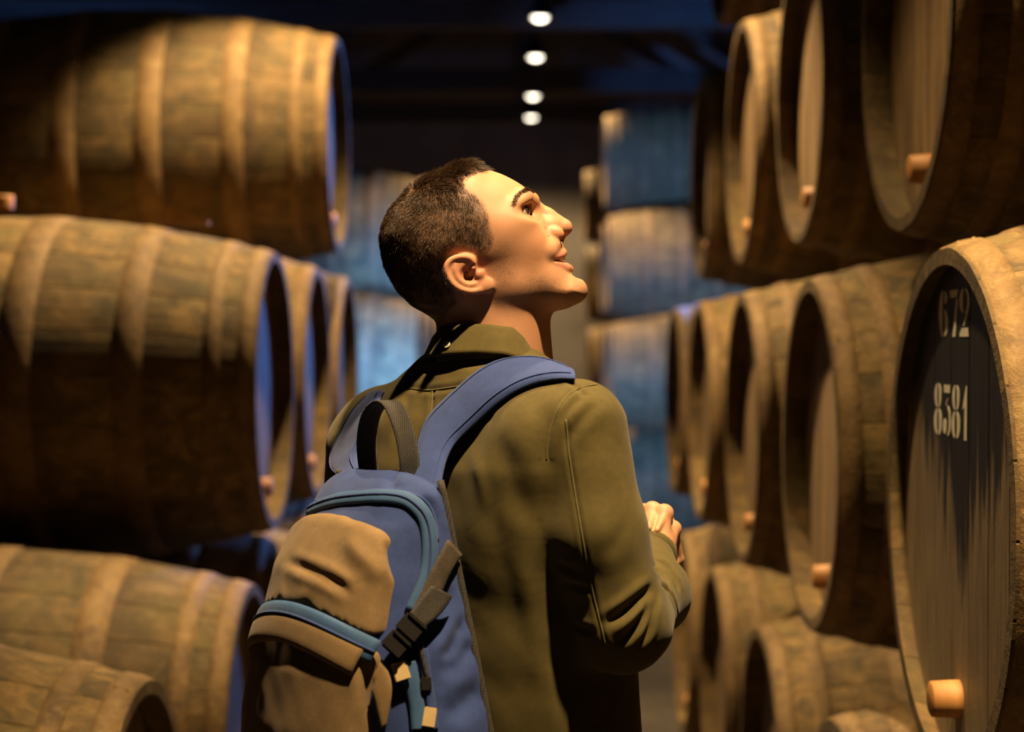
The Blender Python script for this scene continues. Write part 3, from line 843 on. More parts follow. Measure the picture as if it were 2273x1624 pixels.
for s in (1, -1):
    V, Q = sphere_np((1149, 476, 67 * s), 23.0, 32, 24)
    g = np.array([0.80, -0.30, 0.50 * s]); g /= np.linalg.norm(g)
    dt = ((V - np.array([1149, 476, 67 * s])) / 23.0) @ g
    col = np.where((dt > 0.975)[:, None], [0.005, 0.005, 0.005], np.where((dt > 0.86)[:, None], [0.05, 0.035, 0.02], [0.42, 0.34, 0.28]))
    me = np_mesh('eye', head_world(V), Q); vcolor(me, 'tint', col)
    man_part('eye', me, 'eye_white')
# upper teeth: a small arc of separate crowns
bm = bmesh.new()
for k in range(-3, 4):
    a = k * 0.26; x = 1210 + 40 * math.cos(a); w = 46 * math.sin(a)
    P = head_world(np.array([[x, 571.5, w]]))[0]
    vs = add_box(bm, (-0.0022, -0.0036, -0.0042), (0.0022, 0.0036, 0.0035), Matrix.Translation(P) @ Matrix.Rotation(-a, 4, 'Z'))
bmesh.ops.bevel(bm, geom=bm.edges[:], offset=0.0008, segments=1, affect='EDGES')
man_part('teeth', bm_mesh('teeth', bm), 'teeth', None, 'white upper teeth showing in the open mouth')

# strands: roots on the scalp, each a thin tapered blade
def mat_hair():
    n = NT('brown_hair'); v = n.coord('Object'); f = n.noise(v, 160, 3, 0.6)
    at = n.new('ShaderNodeAttribute', attribute_name='tint')
    n.link(at.outputs['Color'], n.b.inputs['Base Color'])
    MAT['brown_hair'] = n.out(None, 0.5); n.b.inputs['Specular IOR Level'].default_value = 0.3
mat_hair()
tri_n = None
def strands(name, roots, nrm, flow, length, width, seed, cols, bend=0.35):
    r = np.random.default_rng(seed); n = len(roots)
    d0 = nrm * (1 - bend) + flow * bend + r.normal(0, 0.16, (n, 3)); d0 /= np.linalg.norm(d0, axis=1)[:, None]
    d1 = nrm * 0.15 + flow * 0.85 + r.normal(0, 0.22, (n, 3)); d1 /= np.linalg.norm(d1, axis=1)[:, None]
    sd = np.cross(d0, r.normal(0, 1, (n, 3))); sd /= np.linalg.norm(sd, axis=1)[:, None]
    L = length[:, None]; w = width
    p0 = roots - nrm * 0.0006; p1 = p0 + d0 * L * 0.5; p2 = p1 + (d0 * 0.35 + d1 * 0.65) * L * 0.5
    V = np.stack([p0 - sd * w, p0 + sd * w, p1 - sd * w * 0.8, p1 + sd * w * 0.8, p2], 1).reshape(-1, 3)
    b = (np.arange(n) * 5)[:, None]
    T = np.concatenate([b + np.array([[0, 1, 3]]), b + np.array([[0, 3, 2]]), b + np.array([[2, 3, 4]])])
    me = np_mesh(name, V, T)
    vcolor(me, 'tint', np.repeat(cols, 5, 0))
    return me
def vert_normals(V, Q):
    a = V[Q[:, 2]] - V[Q[:, 0]]; b = V[Q[:, 3]] - V[Q[:, 1]]; n = np.cross(a, b); N = np.zeros_like(V)
    for k in range(4):
        for c in range(3): N[:, c] += np.bincount(Q[:, k], n[:, c], len(V))
    return N / np.maximum(np.linalg.norm(N, axis=1), 1e-12)[:, None]
HN = vert_normals(HEAD_W, HQ)
if ((HEAD_W - HEAD_W.mean(0)) * HN).sum() < 0: HN = -HN; HQ = HQ[:, ::-1]
def scatter(mask_d, n, seed, soft=5.0):
    r = np.random.default_rng(seed)
    q = HQ; dq = mask_d[q].mean(1)
    ok = np.where(dq < soft * 0.2)[0]
    pick = r.choice(ok, n); u, v = r.random(n)[:, None], r.random(n)[:, None]
    keep = r.random(n) < np.clip(0.5 - dq[pick] / soft, 0.0, 1)
    f = q[pick]
    def itp(A): return (A[f[:, 0]] * (1 - u) + A[f[:, 1]] * u) * (1 - v) + (A[f[:, 3]] * (1 - u) + A[f[:, 2]] * u) * v
    P, N, U = itp(HEAD_W), itp(HN), itp(HV)
    N /= np.linalg.norm(N, axis=1)[:, None]
    return P[keep], N[keep], U[keep]
LATW = np.array([math.sin(HEAD_YAW), -math.cos(HEAD_YAW), 0.0]); FWDW = np.array([math.cos(HEAD_YAW), math.sin(HEAD_YAW), 0.0])
ear_zone = np.exp(-(((HV[:, 0] - 1035) / 48) ** 2 + ((HV[:, 1] - 605) / 38) ** 2))
hmask = np.where((ear_zone > 0.45) & (np.abs(HV[:, 2]) > 95), 30.0, hair_d)
hmask = np.where(HV[:, 1] > 745, 30.0, hmask)
P, N, U = scatter(hmask, 125000, 5, 12.0)
# direction of growth: forward over the top, down the sides and back
fx = np.where(U[:, 1] < 440, 0.8, -0.15 + 0.5 * (U[:, 0] > 1030)); fz = np.where(U[:, 1] < 440, 0.10, -1.0)
blendt = np.clip((U[:, 1] - 400) / 80, 0, 1)
flow = (0.85 * (1 - blendt) - 0.25 * blendt)[:, None] * FWDW[None] + (0.1 * (1 - blendt) - 1.0 * blendt)[:, None] * np.array([[0, 0, 1.0]])
swirl = fbm((U[:, 0] * 0.02, U[:, 1] * 0.02, U[:, 2] * 0.02), 1.6, 3, 2)
flow += swirl[:, None] * 0.5 * LATW[None] + (fbm((U[:, 0] * .03, U[:, 1] * .03, U[:, 2] * .03), 1.5, 9, 2) * 0.5)[:, None] * FWDW[None]
flow -= (flow * N).sum(1)[:, None] * N; flow /= np.maximum(np.linalg.norm(flow, axis=1), 1e-6)[:, None]
top = np.clip((470 - U[:, 1]) / 90, 0, 1) * np.clip((U[:, 0] - 860) / 80, 0, 1)
clump = 0.75 + 0.25 * fbm((U[:, 0] * .05, U[:, 1] * .05, U[:, 2] * .05), 3.0, 21, 2)
L = (0.0075 + 0.0085 * top) * clump * RNG.uniform(0.6, 1.2, len(P))
L *= np.clip((745 - U[:, 1]) / 110, 0.35, 1)
L *= np.clip(-poly_sdf(U[:, 0], U[:, 1], HAIRLINE) / 22, 0.6, 1)
hc = np.array([0.042, 0.021, 0.009]) * RNG.uniform(0.5, 1.7, (len(P), 1))
man_part('hair', strands('hair', P, N, flow, L, 0.00017, 4, hc, 0.68), 'brown_hair', None, 'short dark brown hair, a little longer on top')['kind'] = 'stuff'
# eyebrows and stubble-dark lashes
brow = catmull([(1136, 462), (1143, 447), (1155, 434), (1170, 428), (1182, 431)], 6)
bd = np.min(np.sqrt((HV[:, None, 0] - brow[None, :, 0]) ** 2 + (HV[:, None, 1] - brow[None, :, 1]) ** 2), 1) - 3.8
bd = np.where((np.abs(HV[:, 2]) < 26) | (HV[:, 1] > 470), 30, bd)
P, N, U = scatter(bd, 7000, 6, 4.0)
fl = -0.8 * FWDW[None] + 0.45 * np.array([[0, 0, -1.0]]) * np.clip((1175 - U[:, 0]) / 25, -1.2, 1)[:, None] + 0 * N
fl -= (fl * N).sum(1)[:, None] * N; fl /= np.maximum(np.linalg.norm(fl, axis=1), 1e-6)[:, None]
man_part('eyebrows', strands('eyebrows', P, N, fl, RNG.uniform(0.003, 0.006, len(P)), 0.00018, 8, np.array([0.07, 0.036, 0.016]) * RNG.uniform(0.6, 1.4, (len(P), 1)), 0.8), 'brown_hair', None, 'thin brown eyebrows')['kind'] = 'stuff'

# ------------------------------------------------------------------ the man: shirt, arms, hand, legs
TYAW = math.radians(50)
TF = np.array([math.sin(TYAW), math.cos(TYAW), 0.0]); TR = np.array([math.cos(TYAW), -math.sin(TYAW), 0.0]); UP = np.array([0, 0, 1.0])
def A3(px, py, Y): return np.array(pt(px, py, Y))
def interp(z, zs, vs): return np.interp(z, zs, vs)
def grid(lo, hi, step):
    ax = [np.arange(lo[i], hi[i], step, dtype=np.float32) for i in range(3)]
    return ax[0][:, None, None], ax[1][None, :, None], ax[2][None, None, :]
ARM_R = [A3(1297, 950, 1.905), A3(1328, 1180, 1.885), A3(1385, 1385, 1.885), A3(1445, 1320, 2.0), A3(1440, 1238, 2.11)]
ARM_R_r = [0.050, 0.0505, 0.049, 0.043, 0.032]
ARM_L = [A3(817, 1000, 2.19), A3(806, 1200, 2.20), A3(800, 1420, 2.21), A3(1000, 1400, 2.36), A3(1180, 1330, 2.44)]
ARM_L_r = [0.053, 0.052, 0.048, 0.043, 0.036]
ZS = np.array([0.70, 0.86, 1.13, 1.31, 1.42, 1.48, 1.53])
CXs = np.array([-0.010, -0.012, -0.0155, -0.028, -0.035, -0.038, -0.038]); CYs = np.array([2.03, 2.03, 2.03, 2.035, 2.04, 2.05, 2.05])
AAs = np.array([0.19, 0.18, 0.165, 0.172, 0.165, 0.135, 0.09]); BBs = np.array([0.14, 0.132, 0.123, 0.120, 0.110, 0.088, 0.07])
def shirt_field(P, grow=0.0):
    X, Y, Z = P
    cx = np.interp(Z, ZS, CXs); cy = np.interp(Z, ZS, CYs); a = np.interp(Z, ZS, AAs) + grow; b = np.interp(Z, ZS, BBs) + grow
    u = (X - cx) * TR[0] + (Y - cy) * TR[1]; v = (X - cx) * TF[0] + (Y - cy) * TF[1]
    q = 2.4
    F = ((np.abs(u / a) ** q + np.abs(v / b) ** q) ** (1 / q) - 1) * np.minimum(a, b)
    F = smax(F, Z - 1.535, 0.02); F = smax(F, 0.80 - Z, 0.01)
    g = grow
    F = smin(F, capsule(P, A3(1118, 858, 2.035), A3(1286, 946, 1.925), 0.031 + g, 0.043 + g), 0.04)
    F = smin(F, capsule(P, A3(1038, 852, 2.06), A3(855, 934, 2.165), 0.031 + g, 0.042 + g), 0.045)
    F = smin(F, capsule(P, A3(1078, 832, 2.052), A3(1078, 930, 2.052), 0.064 + g, 0.085 + g), 0.03)
    # shoulder blades, and the cloth pouched over the pack
    F = smin(F, capsule(P, A3(1190, 980, 1.905), A3(1150, 1170, 1.92), 0.028 + g, 0.024 + g), 0.08)
    F = smin(F, capsule(P, A3(900, 960, 2.06), A3(900, 1120, 2.04), 0.035 + g, 0.03 + g), 0.06)
    for A, r in ((ARM_R, ARM_R_r), (ARM_L, ARM_L_r)):
        arm = None
        for i in range(len(A) - 1):
            c = capsule(P, A[i], A[i + 1], r[i] + g, r[i + 1] + g)
            arm = c if arm is None else smin(arm, c, 0.018)
        F = smin(F, arm, 0.016 if A is ARM_R else 0.05)
    return F
# neck opening and hollow cuffs come from separate rims below
LO, HI, ST = (-0.34, 1.74, 0.78), (0.27, 2.52, 1.60), 0.005
P = grid(LO, HI, ST)
F_ = shirt_field(P).astype(np.float32)
SV, SQ = surface_nets(F_, LO, ST); del F_
def subdivide(V, Q):
    e = np.concatenate([Q[:, [0, 1]], Q[:, [1, 2]], Q[:, [2, 3]], Q[:, [3, 0]]]); es = np.sort(e, 1)
    key = es[:, 0].astype(np.int64) * len(V) + es[:, 1]
    uq, inv = np.unique(key, return_inverse=True)
    em = (V[uq // len(V)] + V[uq % len(V)]) / 2; fm = V[Q].mean(1); n = len(Q); b = len(V); c = b + len(em)
    m = [b + inv[k * n:(k + 1) * n] for k in range(4)]; f = c + np.arange(n)
    NQ = np.concatenate([np.stack([Q[:, 0], m[0], f, m[3]], 1), np.stack([Q[:, 1], m[1], f, m[0]], 1), np.stack([Q[:, 2], m[2], f, m[1]], 1), np.stack([Q[:, 3], m[3], f, m[2]], 1)])
    return np.concatenate([V, em, fm]), NQ
SV = laplacian(SV, SQ, 3, 0.5); SV, SQ = subdivide(SV, SQ); SV = laplacian(SV, SQ, 2, 0.5)
def orient(V, Q, N):
    # outward = pointing along increasing distance from the local average of far vertices
    vol = np.einsum('ij,ij->i', V[Q[:, 0]], np.cross(V[Q[:, 2]] - V[Q[:, 0]], V[Q[:, 3]] - V[Q[:, 1]])).sum()
    return (Q, N) if vol > 0 else (Q[:, ::-1].copy(), -N)
def prep(V, Q):
    V0 = V - V.mean(0); N = vert_normals(V0, Q); Q, _ = orient(V0, Q, N); return Q, vert_normals(V0, Q)
SQ, SN = prep(SV, SQ)
def bvh_of(V, Q): return BVHTree.FromPolygons([tuple(v) for v in V], [tuple(int(i) for i in q) for q in Q])
CAM_O = Vector((0, 0, CAM_Z))
def hit(bvh, px, py, off=0.0):
    r = cam_ray(px, py).normalized()
    loc, nrm, i, d = bvh.ray_cast(CAM_O, r)
    if loc is None: return None
    if nrm.dot(r) > 0: nrm = -nrm
    return np.array(loc + nrm * off)
def trace(bvh, pts, off=0.0, n=5):
    out = [hit(bvh, x, y, off) for x, y in catmull(pts, n)]
    return np.array([p for p in out if p is not None])
def dist_poly(V, L):
    d = np.full(len(V), 1e9); t = np.zeros(len(V)); n = len(L) - 1
    for i in range(n):
        a, b = L[i], L[i + 1]; e = b - a; LL = max((e * e).sum(), 1e-12)
        s = np.clip(((V - a) @ e) / LL, 0, 1); q = np.linalg.norm(V - a - s[:, None] * e, axis=1)
        m = q < d; d[m] = q[m]; t[m] = (i + s[m]) / n
    return d, t
SB = bvh_of(SV, SQ)
def crease(V, N, bvh, pts, amp, width, ends=(0.25, 0.25), lift=0.0):
    """push a fold along a line on the surface; a groove (amp < 0) gets raised shoulders"""
    L = trace(bvh, pts)
    if len(L) < 2: return np.zeros(len(V))
    d, t = dist_poly(V, L)
    tap = np.clip(t / max(ends[0], 1e-3), 0, 1) * np.clip((1 - t) / max(ends[1], 1e-3), 0, 1)
    tap = tap * tap * (3 - 2 * tap)
    g = np.exp(-(d / width) ** 2) - lift * np.exp(-((d - 2.0 * width) / (1.1 * width)) ** 2)
    return amp * g * tap
disp = 0.0016 * fbm((SV[:, 0] * 30, SV[:, 1] * 30, SV[:, 2] * 22), 1.0, 4, 3)
FOLDS = [  # (pixel line, amplitude m, width m, raised shoulders)
    ([(1458, 1292), (1420, 1330), (1375, 1365), (1330, 1392)], -0.0075, 0.0065, 0.45),
    ([(1460, 1300), (1428, 1365), (1395, 1410), (1365, 1432)], -0.0065, 0.0060, 0.45),
    ([(1464, 1305), (1448, 1370), (1430, 1415), (1405, 1440)], -0.0050, 0.0050, 0.4),
    ([(1462, 1288), (1492, 1320), (1505, 1370), (1495, 1415)], -0.0050, 0.0055, 0.4),
    ([(1450, 1235), (1480, 1255), (1503, 1290), (1512, 1320)], -0.0050, 0.0050, 0.4),
    ([(1448, 1255), (1475, 1280), (1492, 1315)], -0.0040, 0.0040, 0.3),
    ([(1228, 1242), (1262, 1262), (1300, 1270)], -0.0050, 0.0050, 0.5),
    ([(1245, 1292), (1285, 1300), (1320, 1312)], -0.0045, 0.0045, 0.5),
    ([(1262, 1378), (1295, 1395), (1335, 1405)], -0.0040, 0.0045, 0.5),
    ([(1395, 1130), (1370, 1200), (1330, 1250)], -0.0030, 0.0100, 0.3),
    ([(1340, 885), (1300, 920), (1262, 975), (1245, 1030)], -0.0035, 0.0065, 0.4),
    ([(1300, 868), (1268, 905), (1240, 950)], -0.0035, 0.0050, 0.4),
    ([(1180, 870), (1200, 920), (1205, 1000), (1195, 1090)], -0.0038, 0.0120, 0.3),
    ([(1105, 930), (1125, 1030), (1165, 1130), (1215, 1190)], -0.0060, 0.0170, 0.3),
    ([(1060, 1020), (1090, 1120), (1120, 1250), (1130, 1380)], -0.0055, 0.0190, 0.3),
    ([(1040, 990), (1065, 1060), (1075, 1150)], 0.0040, 0.0100, 0.0),
    ([(1150, 1180), (1165, 1300), (1190, 1420), (1195, 1560)], 0.0060, 0.0140, 0.0),
    ([(1220, 1400), (1250, 1500), (1270, 1600)], -0.0060, 0.0130, 0.3),
    ([(1110, 870), (1090, 905), (1085, 950)], -0.0030, 0.0060, 0.4),
    ([(900, 868), (905, 905), (885, 950), (880, 1000)], -0.0035, 0.0060, 0.4),
    ([(990, 885), (1000, 930), (985, 980)], -0.0030, 0.0060, 0.4),
    ([(760, 960), (745, 1000), (735, 1060)], -0.0050, 0.0080, 0.4),
    ([(1010, 812), (1060, 806), (1120, 812)], -0.0030, 0.0060, 0.3),
    ([(905, 838), (950, 822), (1000, 815)], -0.0025, 0.0050, 0.3),
]
disp += 0.0005 * fbm((SV[:, 0] * 30, SV[:, 1] * 30, SV[:, 2] * 22), 4.0, 14, 2)
rr = fbm((SV[:, 0] * 30, SV[:, 1] * 30, SV[:, 2] * 26), 1.3, 77, 2); gate = np.clip(fbm((SV[:, 0] * 30, SV[:, 1] * 30, SV[:, 2] * 30), 0.8, 55, 2) * 2 + 0.2, 0, 1)
disp -= 0.0 * np.exp(-(rr / 0.07) ** 2) * gate
rr = fbm((SV[:, 0] * 45, SV[:, 1] * 45, SV[:, 2] * 75), 1.3, 91, 2); gate = np.clip(fbm((SV[:, 0] * 30, SV[:, 1] * 30, SV[:, 2] * 30), 0.8, 65, 2) * 2 + 0.1, 0, 1)
disp -= 0.0001 * np.exp(-(rr / 0.10) ** 2) * gate
for fi, (pts, amp, w, lf) in enumerate(FOLDS): disp += crease(SV, SN, SB, pts, amp * (1.0 if fi < 6 else 0.6), w * (0.8 if fi < 6 else 0.9), (0.25 if fi < 6 else 0.4, 0.45), lf)
SEAMS = [([(1332, 852), (1285, 862), (1250, 890), (1226, 940), (1216, 985), (1213, 1020)], -0.0012, 0.0028),
         ([(1256, 930), (1262, 1000), (1276, 1090), (1298, 1220), (1318, 1320), (1345, 1432)], -0.0010, 0.0026),
         ([(880, 872), (905, 862), (950, 866), (1000, 860), (1060, 850)], -0.0012, 0.0034),
         ([(1215, 845), (1262, 850), (1300, 880)], -0.0012, 0.0028),
         ([(960, 868), (956, 920), (944, 990)], -0.0016, 0.0032)]
for pts, amp, w in SEAMS: disp += crease(SV, SN, SB, pts, amp, w, (0.02, 0.02), 0.5)
SV = SV + SN * disp[:, None]
SN = vert_normals(SV - SV.mean(0), SQ); SB = bvh_of(SV, SQ)

def mat_cloth(name, lo, hi, weave=2600, rough=0.85, bump=0.3, sheen=0.1):
    n = NT(name); v = n.coord('Object'); a = n.noise(v, 26, 5, 0.65); b = n.noise(v, 140, 4, 0.7)
    sp = n.new('ShaderNodeSeparateXYZ'); n.link(v, sp.inputs[0]); k = weave
    w1 = n.math('SINE', n.math('MULTIPLY', n.math('ADD', n.math('ADD', sp.outputs[0], n.math('MULTIPLY', sp.outputs[1], 0.6)), sp.outputs[2]), k))
    w2 = n.math('SINE', n.math('MULTIPLY', n.math('ADD', n.math('SUBTRACT', sp.outputs[0], n.math('MULTIPLY', sp.outputs[1], 0.6)), n.math('MULTIPLY', sp.outputs[2], -1.0)), k))
    wv = n.math('MULTIPLY', w1, w2)
    f = n.math('ADD', n.math('MULTIPLY', a, 0.65), n.math('MULTIPLY', b, 0.35))
    c = n.ramp(f, [(0.35, lo), (0.65, hi)])
    n.bump(n.math('ADD', n.math('MULTIPLY', wv, 0.35), n.math('MULTIPLY', b, 0.6)), bump, 0.0010)
    m = n.out(c, rough); n.b.inputs['Sheen Weight'].default_value = sheen
    n.b.inputs['Specular IOR Level'].default_value = 0.25
    MAT[name] = m
mat_cloth('olive_cotton', (0.062, 0.047, 0.010), (0.092, 0.070, 0.017), 3400, 0.82, 0.16)
mat_cloth('olive_thread', (0.085, 0.070, 0.02), (0.12, 0.10, 0.03), 2600, 0.8)
mat_cloth('dark_denim', (0.012, 0.014, 0.022), (0.022, 0.026, 0.040))
mat_plain('shoe_leather', (0.045, 0.026, 0.014), 0.45)
mat_plain('shoe_rubber', (0.02, 0.02, 0.02), 0.8)
shirt = man_part('shirt', np_mesh('shirt', SV, SQ), 'olive_cotton', None, 'olive green cotton shirt')

def tube(path, r, seg=8, taper=None):
    """closed tube mesh data along a path"""
    path = np.asarray(path, float); n = len(path); V = []; Q = []
    T = np.gradient(path, axis=0); T /= np.maximum(np.linalg.norm(T, axis=1), 1e-9)[:, None]
    ref = np.array([0.31, 0.22, 0.93])
    for i in range(n):
        a = np.cross(T[i], ref); a /= np.linalg.norm(a); b = np.cross(T[i], a)
        rr = r if taper is None else r * taper[i]
        for k in range(seg):
            t = 2 * math.pi * k / seg; V.append(path[i] + rr * (math.cos(t) * a + math.sin(t) * b))
    for i in range(n - 1):
        for k in range(seg): Q.append((i * seg + k, i * seg + (k + 1) % seg, (i + 1) * seg + (k + 1) % seg, (i + 1) * seg + k))
    V += [path[0], path[-1]]; c0, c1 = len(V) - 2, len(V) - 1
    for k in range(seg):
        Q.append((c0, (k + 1) % seg, k, k)); Q.append((c1, (n - 1) * seg + k, (n - 1) * seg + (k + 1) % seg, (n - 1) * seg + (k + 1) % seg))
    return V, Q
def faces_mesh(name, V, Q, smooth=True):
    F = []
    for q in Q:
        f = []
        for i in q:
            if i not in f: f.append(int(i))
        F.append(f)
    bm = bmesh.new(); vs = [bm.verts.new(tuple(v)) for v in V]
    for f in F:
        try: bm.faces.new([vs[i] for i in f])
        except ValueError: pass
    return bm_mesh(name, bm, smooth)
def ribbon(name, EA, EB, thick, nrm_fn, cross=7, roundness=0.6):
    """solid strip between two 3D edge lines; nrm_fn(points) gives the outward side"""
    EA, EB = np.asarray(EA), np.asarray(EB); n = len(EA); V = []; Q = []
    N = nrm_fn((EA + EB) / 2)
    for i in range(n):
        row = []
        for j in range(cross):
            s = j / (cross - 1); p = EA[i] * (1 - s) + EB[i] * s
            e = (1 - abs(2 * s - 1) ** 4 * roundness)
            row.append(p + N[i] * thick * e)
        for j in range(cross - 1, -1, -1):
            s = j / (cross - 1); p = EA[i] * (1 - s) + EB[i] * s
            row.append(p - N[i] * thick * 0.15)
        V += row
    m = 2 * cross
    for i in range(n - 1):
        for j in range(m): Q.append((i * m + j, i * m + (j + 1) % m, (i + 1) * m + (j + 1) % m, (i + 1) * m + j))
    bm = bmesh.new(); vs = [bm.verts.new(tuple(v)) for v in V]
    for q in Q: bm.faces.new([vs[i] for i in q])
    bm.faces.new(vs[:m][::-1]); bm.faces.new(vs[-m:])
    return bm_mesh(name, bm, True)
def resample(L, n):
    L = np.asarray(L, float); d = np.r_[0, np.cumsum(np.linalg.norm(np.diff(L, axis=0), axis=1))]
    t = np.linspace(0, d[-1], n); return np.stack([np.interp(t, d, L[:, k]) for k in range(L.shape[1])], 1)

# seam threads on the shirt (thin raised cords), each its own part
for pts in (SEAMS[1][0], SEAMS[0][0], SEAMS[2][0], SEAMS[4][0]):
    L = trace(SB, pts, 0.0002, 8)
    V, Q = tube(resample(L, 60), 0.0011, 6)
    man_part('seam', faces_mesh('seam', V, Q), 'olive_thread', shirt)

# collar: stand and folded leaf round the neck
def collar():
    top = [(965, 746), (969, 740), (980, 725), (1030, 719), (1075, 719), (1137, 726), (1159, 744), (1180, 778), (1192, 812), (1200, 830)]
    bot = [(945, 800), (958, 797), (1005, 790), (1057, 787), (1119, 790), (1162, 806), (1190, 828), (1215, 846)]
    tx, ty = zip(*top); bx, by = zip(*bot)
    V = []; Q = []; n = 72; rows = 9
    for i in range(n):
        a = 2 * math.pi * i / n; ca, sa = math.cos(a), math.sin(a)
        xt = 1080 + 113 * ca; xb = 1079 + 133 * ca
        # front opening droops on both sides of the throat
        yt = np.interp(xt, tx, ty); yb = np.interp(xb, bx, by)
        if sa < 0: yt = yt + 4
        Yt = HY - 0.060 * sa; Yb = HY - 0.074 * sa
        T_, B_ = A3(xt, yt, Yt), A3(xb, yb, Yb)
        O_ = np.array([ca * 0.9, -sa, 0.0])
        # profile: inside of the stand, fold, leaf hanging outside
        for (s, off) in ((1.12, -0.004), (0.45, -0.0045), (0.06, -0.004), (-0.01, -0.0015), (0.0, 0.0018), (0.10, 0.0036), (0.45, 0.0048), (0.80, 0.0066), (0.93, 0.0072)):
            p = T_ * (1 - s) + B_ * s + O_ * off
            p = p + O_ * 0.0012 * math.sin(5 * a + 2 * s) * s
            V.append(p)
    for i in range(n):
        k = (i + 1) % n
        for j in range(rows - 1): Q.append((i * rows + j, k * rows + j, k * rows + j + 1, i * rows + j + 1))
    me = faces_mesh('collar', V, Q)
    o = man_part('collar', me, 'olive_cotton', shirt, 'turned-up fold of the olive shirt collar')
    sm = o.modifiers.new('thickness', 'SOLIDIFY'); sm.thickness = 0.0016; sm.offset = -1
    return np.array(V).reshape(n, rows, 3)
CV = collar()
# small pale button on the back of the collar
mat_plain('button_shell', (0.62, 0.58, 0.46), 0.35)
def collar_point(px, py):
    F = [(i * 9 + j, ((i + 1) % 72) * 9 + j, ((i + 1) % 72) * 9 + j + 1, i * 9 + j + 1) for i in range(72) for j in range(8)]
    b = BVHTree.FromPolygons([tuple(v) for v in CV.reshape(-1, 3)], F)
    r = cam_ray(px, py).normalized(); loc, nrm, i, d = b.ray_cast(CAM_O, r)
    if nrm.dot(r) > 0: nrm = -nrm
    return loc, nrm
loc, nrm = collar_point(994, 766)
bt = lathe_mesh('button', [(0.0, 0.0), (0.0042, 0.0), (0.0046, 0.0008), (0.0042, 0.0018), (0.0030, 0.0014), (0.0, 0.0012)], 18)
bmx = Matrix.Translation(loc + nrm * 0.0008) @ nrm.to_track_quat('Z', 'Y').to_matrix().to_4x4()
bt.transform(bmx); bo = man_part('button', bt, 'button_shell', shirt, 'small pale button on the collar')
for dx, dy in ((.0012, .0012), (-.0012, .0012), (.0012, -.0012), (-.0012, -.0012)):
    h = lathe_mesh('button_hole', [(0.0, 0.0013), (0.0006, 0.0013), (0.0006, 0.0017), (0.0, 0.0017)], 8); h.transform(bmx @ Matrix.Translation((dx, dy, 0)))
    man_part('button_hole', h, 'black_cord', bo)

# right cuff: turned band at the wrist, and the hand above it
def ring_band(name, c, axis, r0, r1, h, mat, parent, thick=0.003):
    axis = Vector(axis).normalized(); me = lathe_mesh(name, [(r0 - thick, 0.0), (r0, 0.0), (r0 + 0.001, h * 0.5), (r1, h), (r1 - thick, h), (r0 - thick, h * 0.3)], 32)
    me.transform(Matrix.Translation(Vector(c)) @ axis.to_track_quat('Z', 'X').to_matrix().to_4x4())
    return man_part(name, me, mat, parent)
wr = ARM_R[-1]; wd = (ARM_R[-1] - ARM_R[-2]); wd /= np.linalg.norm(wd)
ring_band('cuff', wr - wd * 0.012, wd, 0.0335, 0.0345, 0.044, 'olive_cotton', shirt)

def hand_mesh():
    """closed right hand: palm, four curled fingers, thumb - implicit, then meshed"""
    HB = (A3(1380, 1330, 2.16), A3(1545, 1080, 2.16))
    lo = (HB[0][0], 2.04, HB[0][2]); hi = (HB[1][0], 2.30, HB[1][2]); st = 0.0016
    P = grid(lo, hi, st)
    w = A3(1442, 1232, 2.115)
    F = capsule(P, w - wd * 0.05, w + wd * 0.02, 0.026, 0.0245)
    K = [A3(1422, 1138, 2.165), A3(1448, 1134, 2.150), A3(1474, 1140, 2.140), A3(1494, 1174, 2.150)]   # knuckles, index .. little
    rk = [0.0108, 0.0112, 0.0112, 0.0098]
    root = [w + np.array([-0.010, 0.01, 0.012]), w + np.array([-0.002, 0.0, 0.014]), w + np.array([0.008, 0.0, 0.012]), w + np.array([0.014, 0.006, 0.008])]
    pal = None
    for k, rt, r in zip(K, root, rk):
        c = capsule(P, rt, k, 0.0170, r * 0.85); pal = c if pal is None else smin(pal, c, 0.007)
    F = smin(F, pal, 0.014)
    for i, (k, r) in enumerate(zip(K, rk)):
        k1 = k + np.array([0.010 - 0.002 * i, 0.034, -0.004 - 0.004 * i]); k2 = k1 + np.array([0.006, 0.010, -0.026]); k3 = k2 + np.array([-0.014, -0.012, -0.010])
        f = smin(smin(capsule(P, k, k1, r * 0.93, r * 0.82), capsule(P, k1, k2, r * 0.82, r * 0.76), 0.003), capsule(P, k2, k3, r * 0.76, r * 0.66), 0.003)
        F = smin(F, f, 0.0035)
        F = smin(F, ellipsoid(P, k + np.array([0, -0.002, 0.001]), (r, r * 0.9, r)), 0.004)
    t0 = w + np.array([-0.018, 0.018, 0.020]); t1 = t0 + np.array([-0.006, 0.030, 0.020]); t2 = t1 + np.array([0.022, 0.020, 0.004]); t3 = t2 + np.array([0.022, 0.004, -0.006])
    th = smin(smin(capsule(P, t0, t1, 0.016, 0.0125), capsule(P, t1, t2, 0.0125, 0.0105), 0.004), capsule(P, t2, t3, 0.0105, 0.009), 0.004)
    F = smin(F, th, 0.008)
    for i in range(3):                     # tendons
        F = smin(F, capsule(P, root[i] + np.array([0, -0.012, 0.02]), K[i] + np.array([0, -0.008, 0]), 0.003, 0.0035), 0.005)
    V, Q = surface_nets(F.astype(np.float32), lo, st)
    return laplacian(V, Q, 2, 0.4), Q
GV, GQ = hand_mesh()
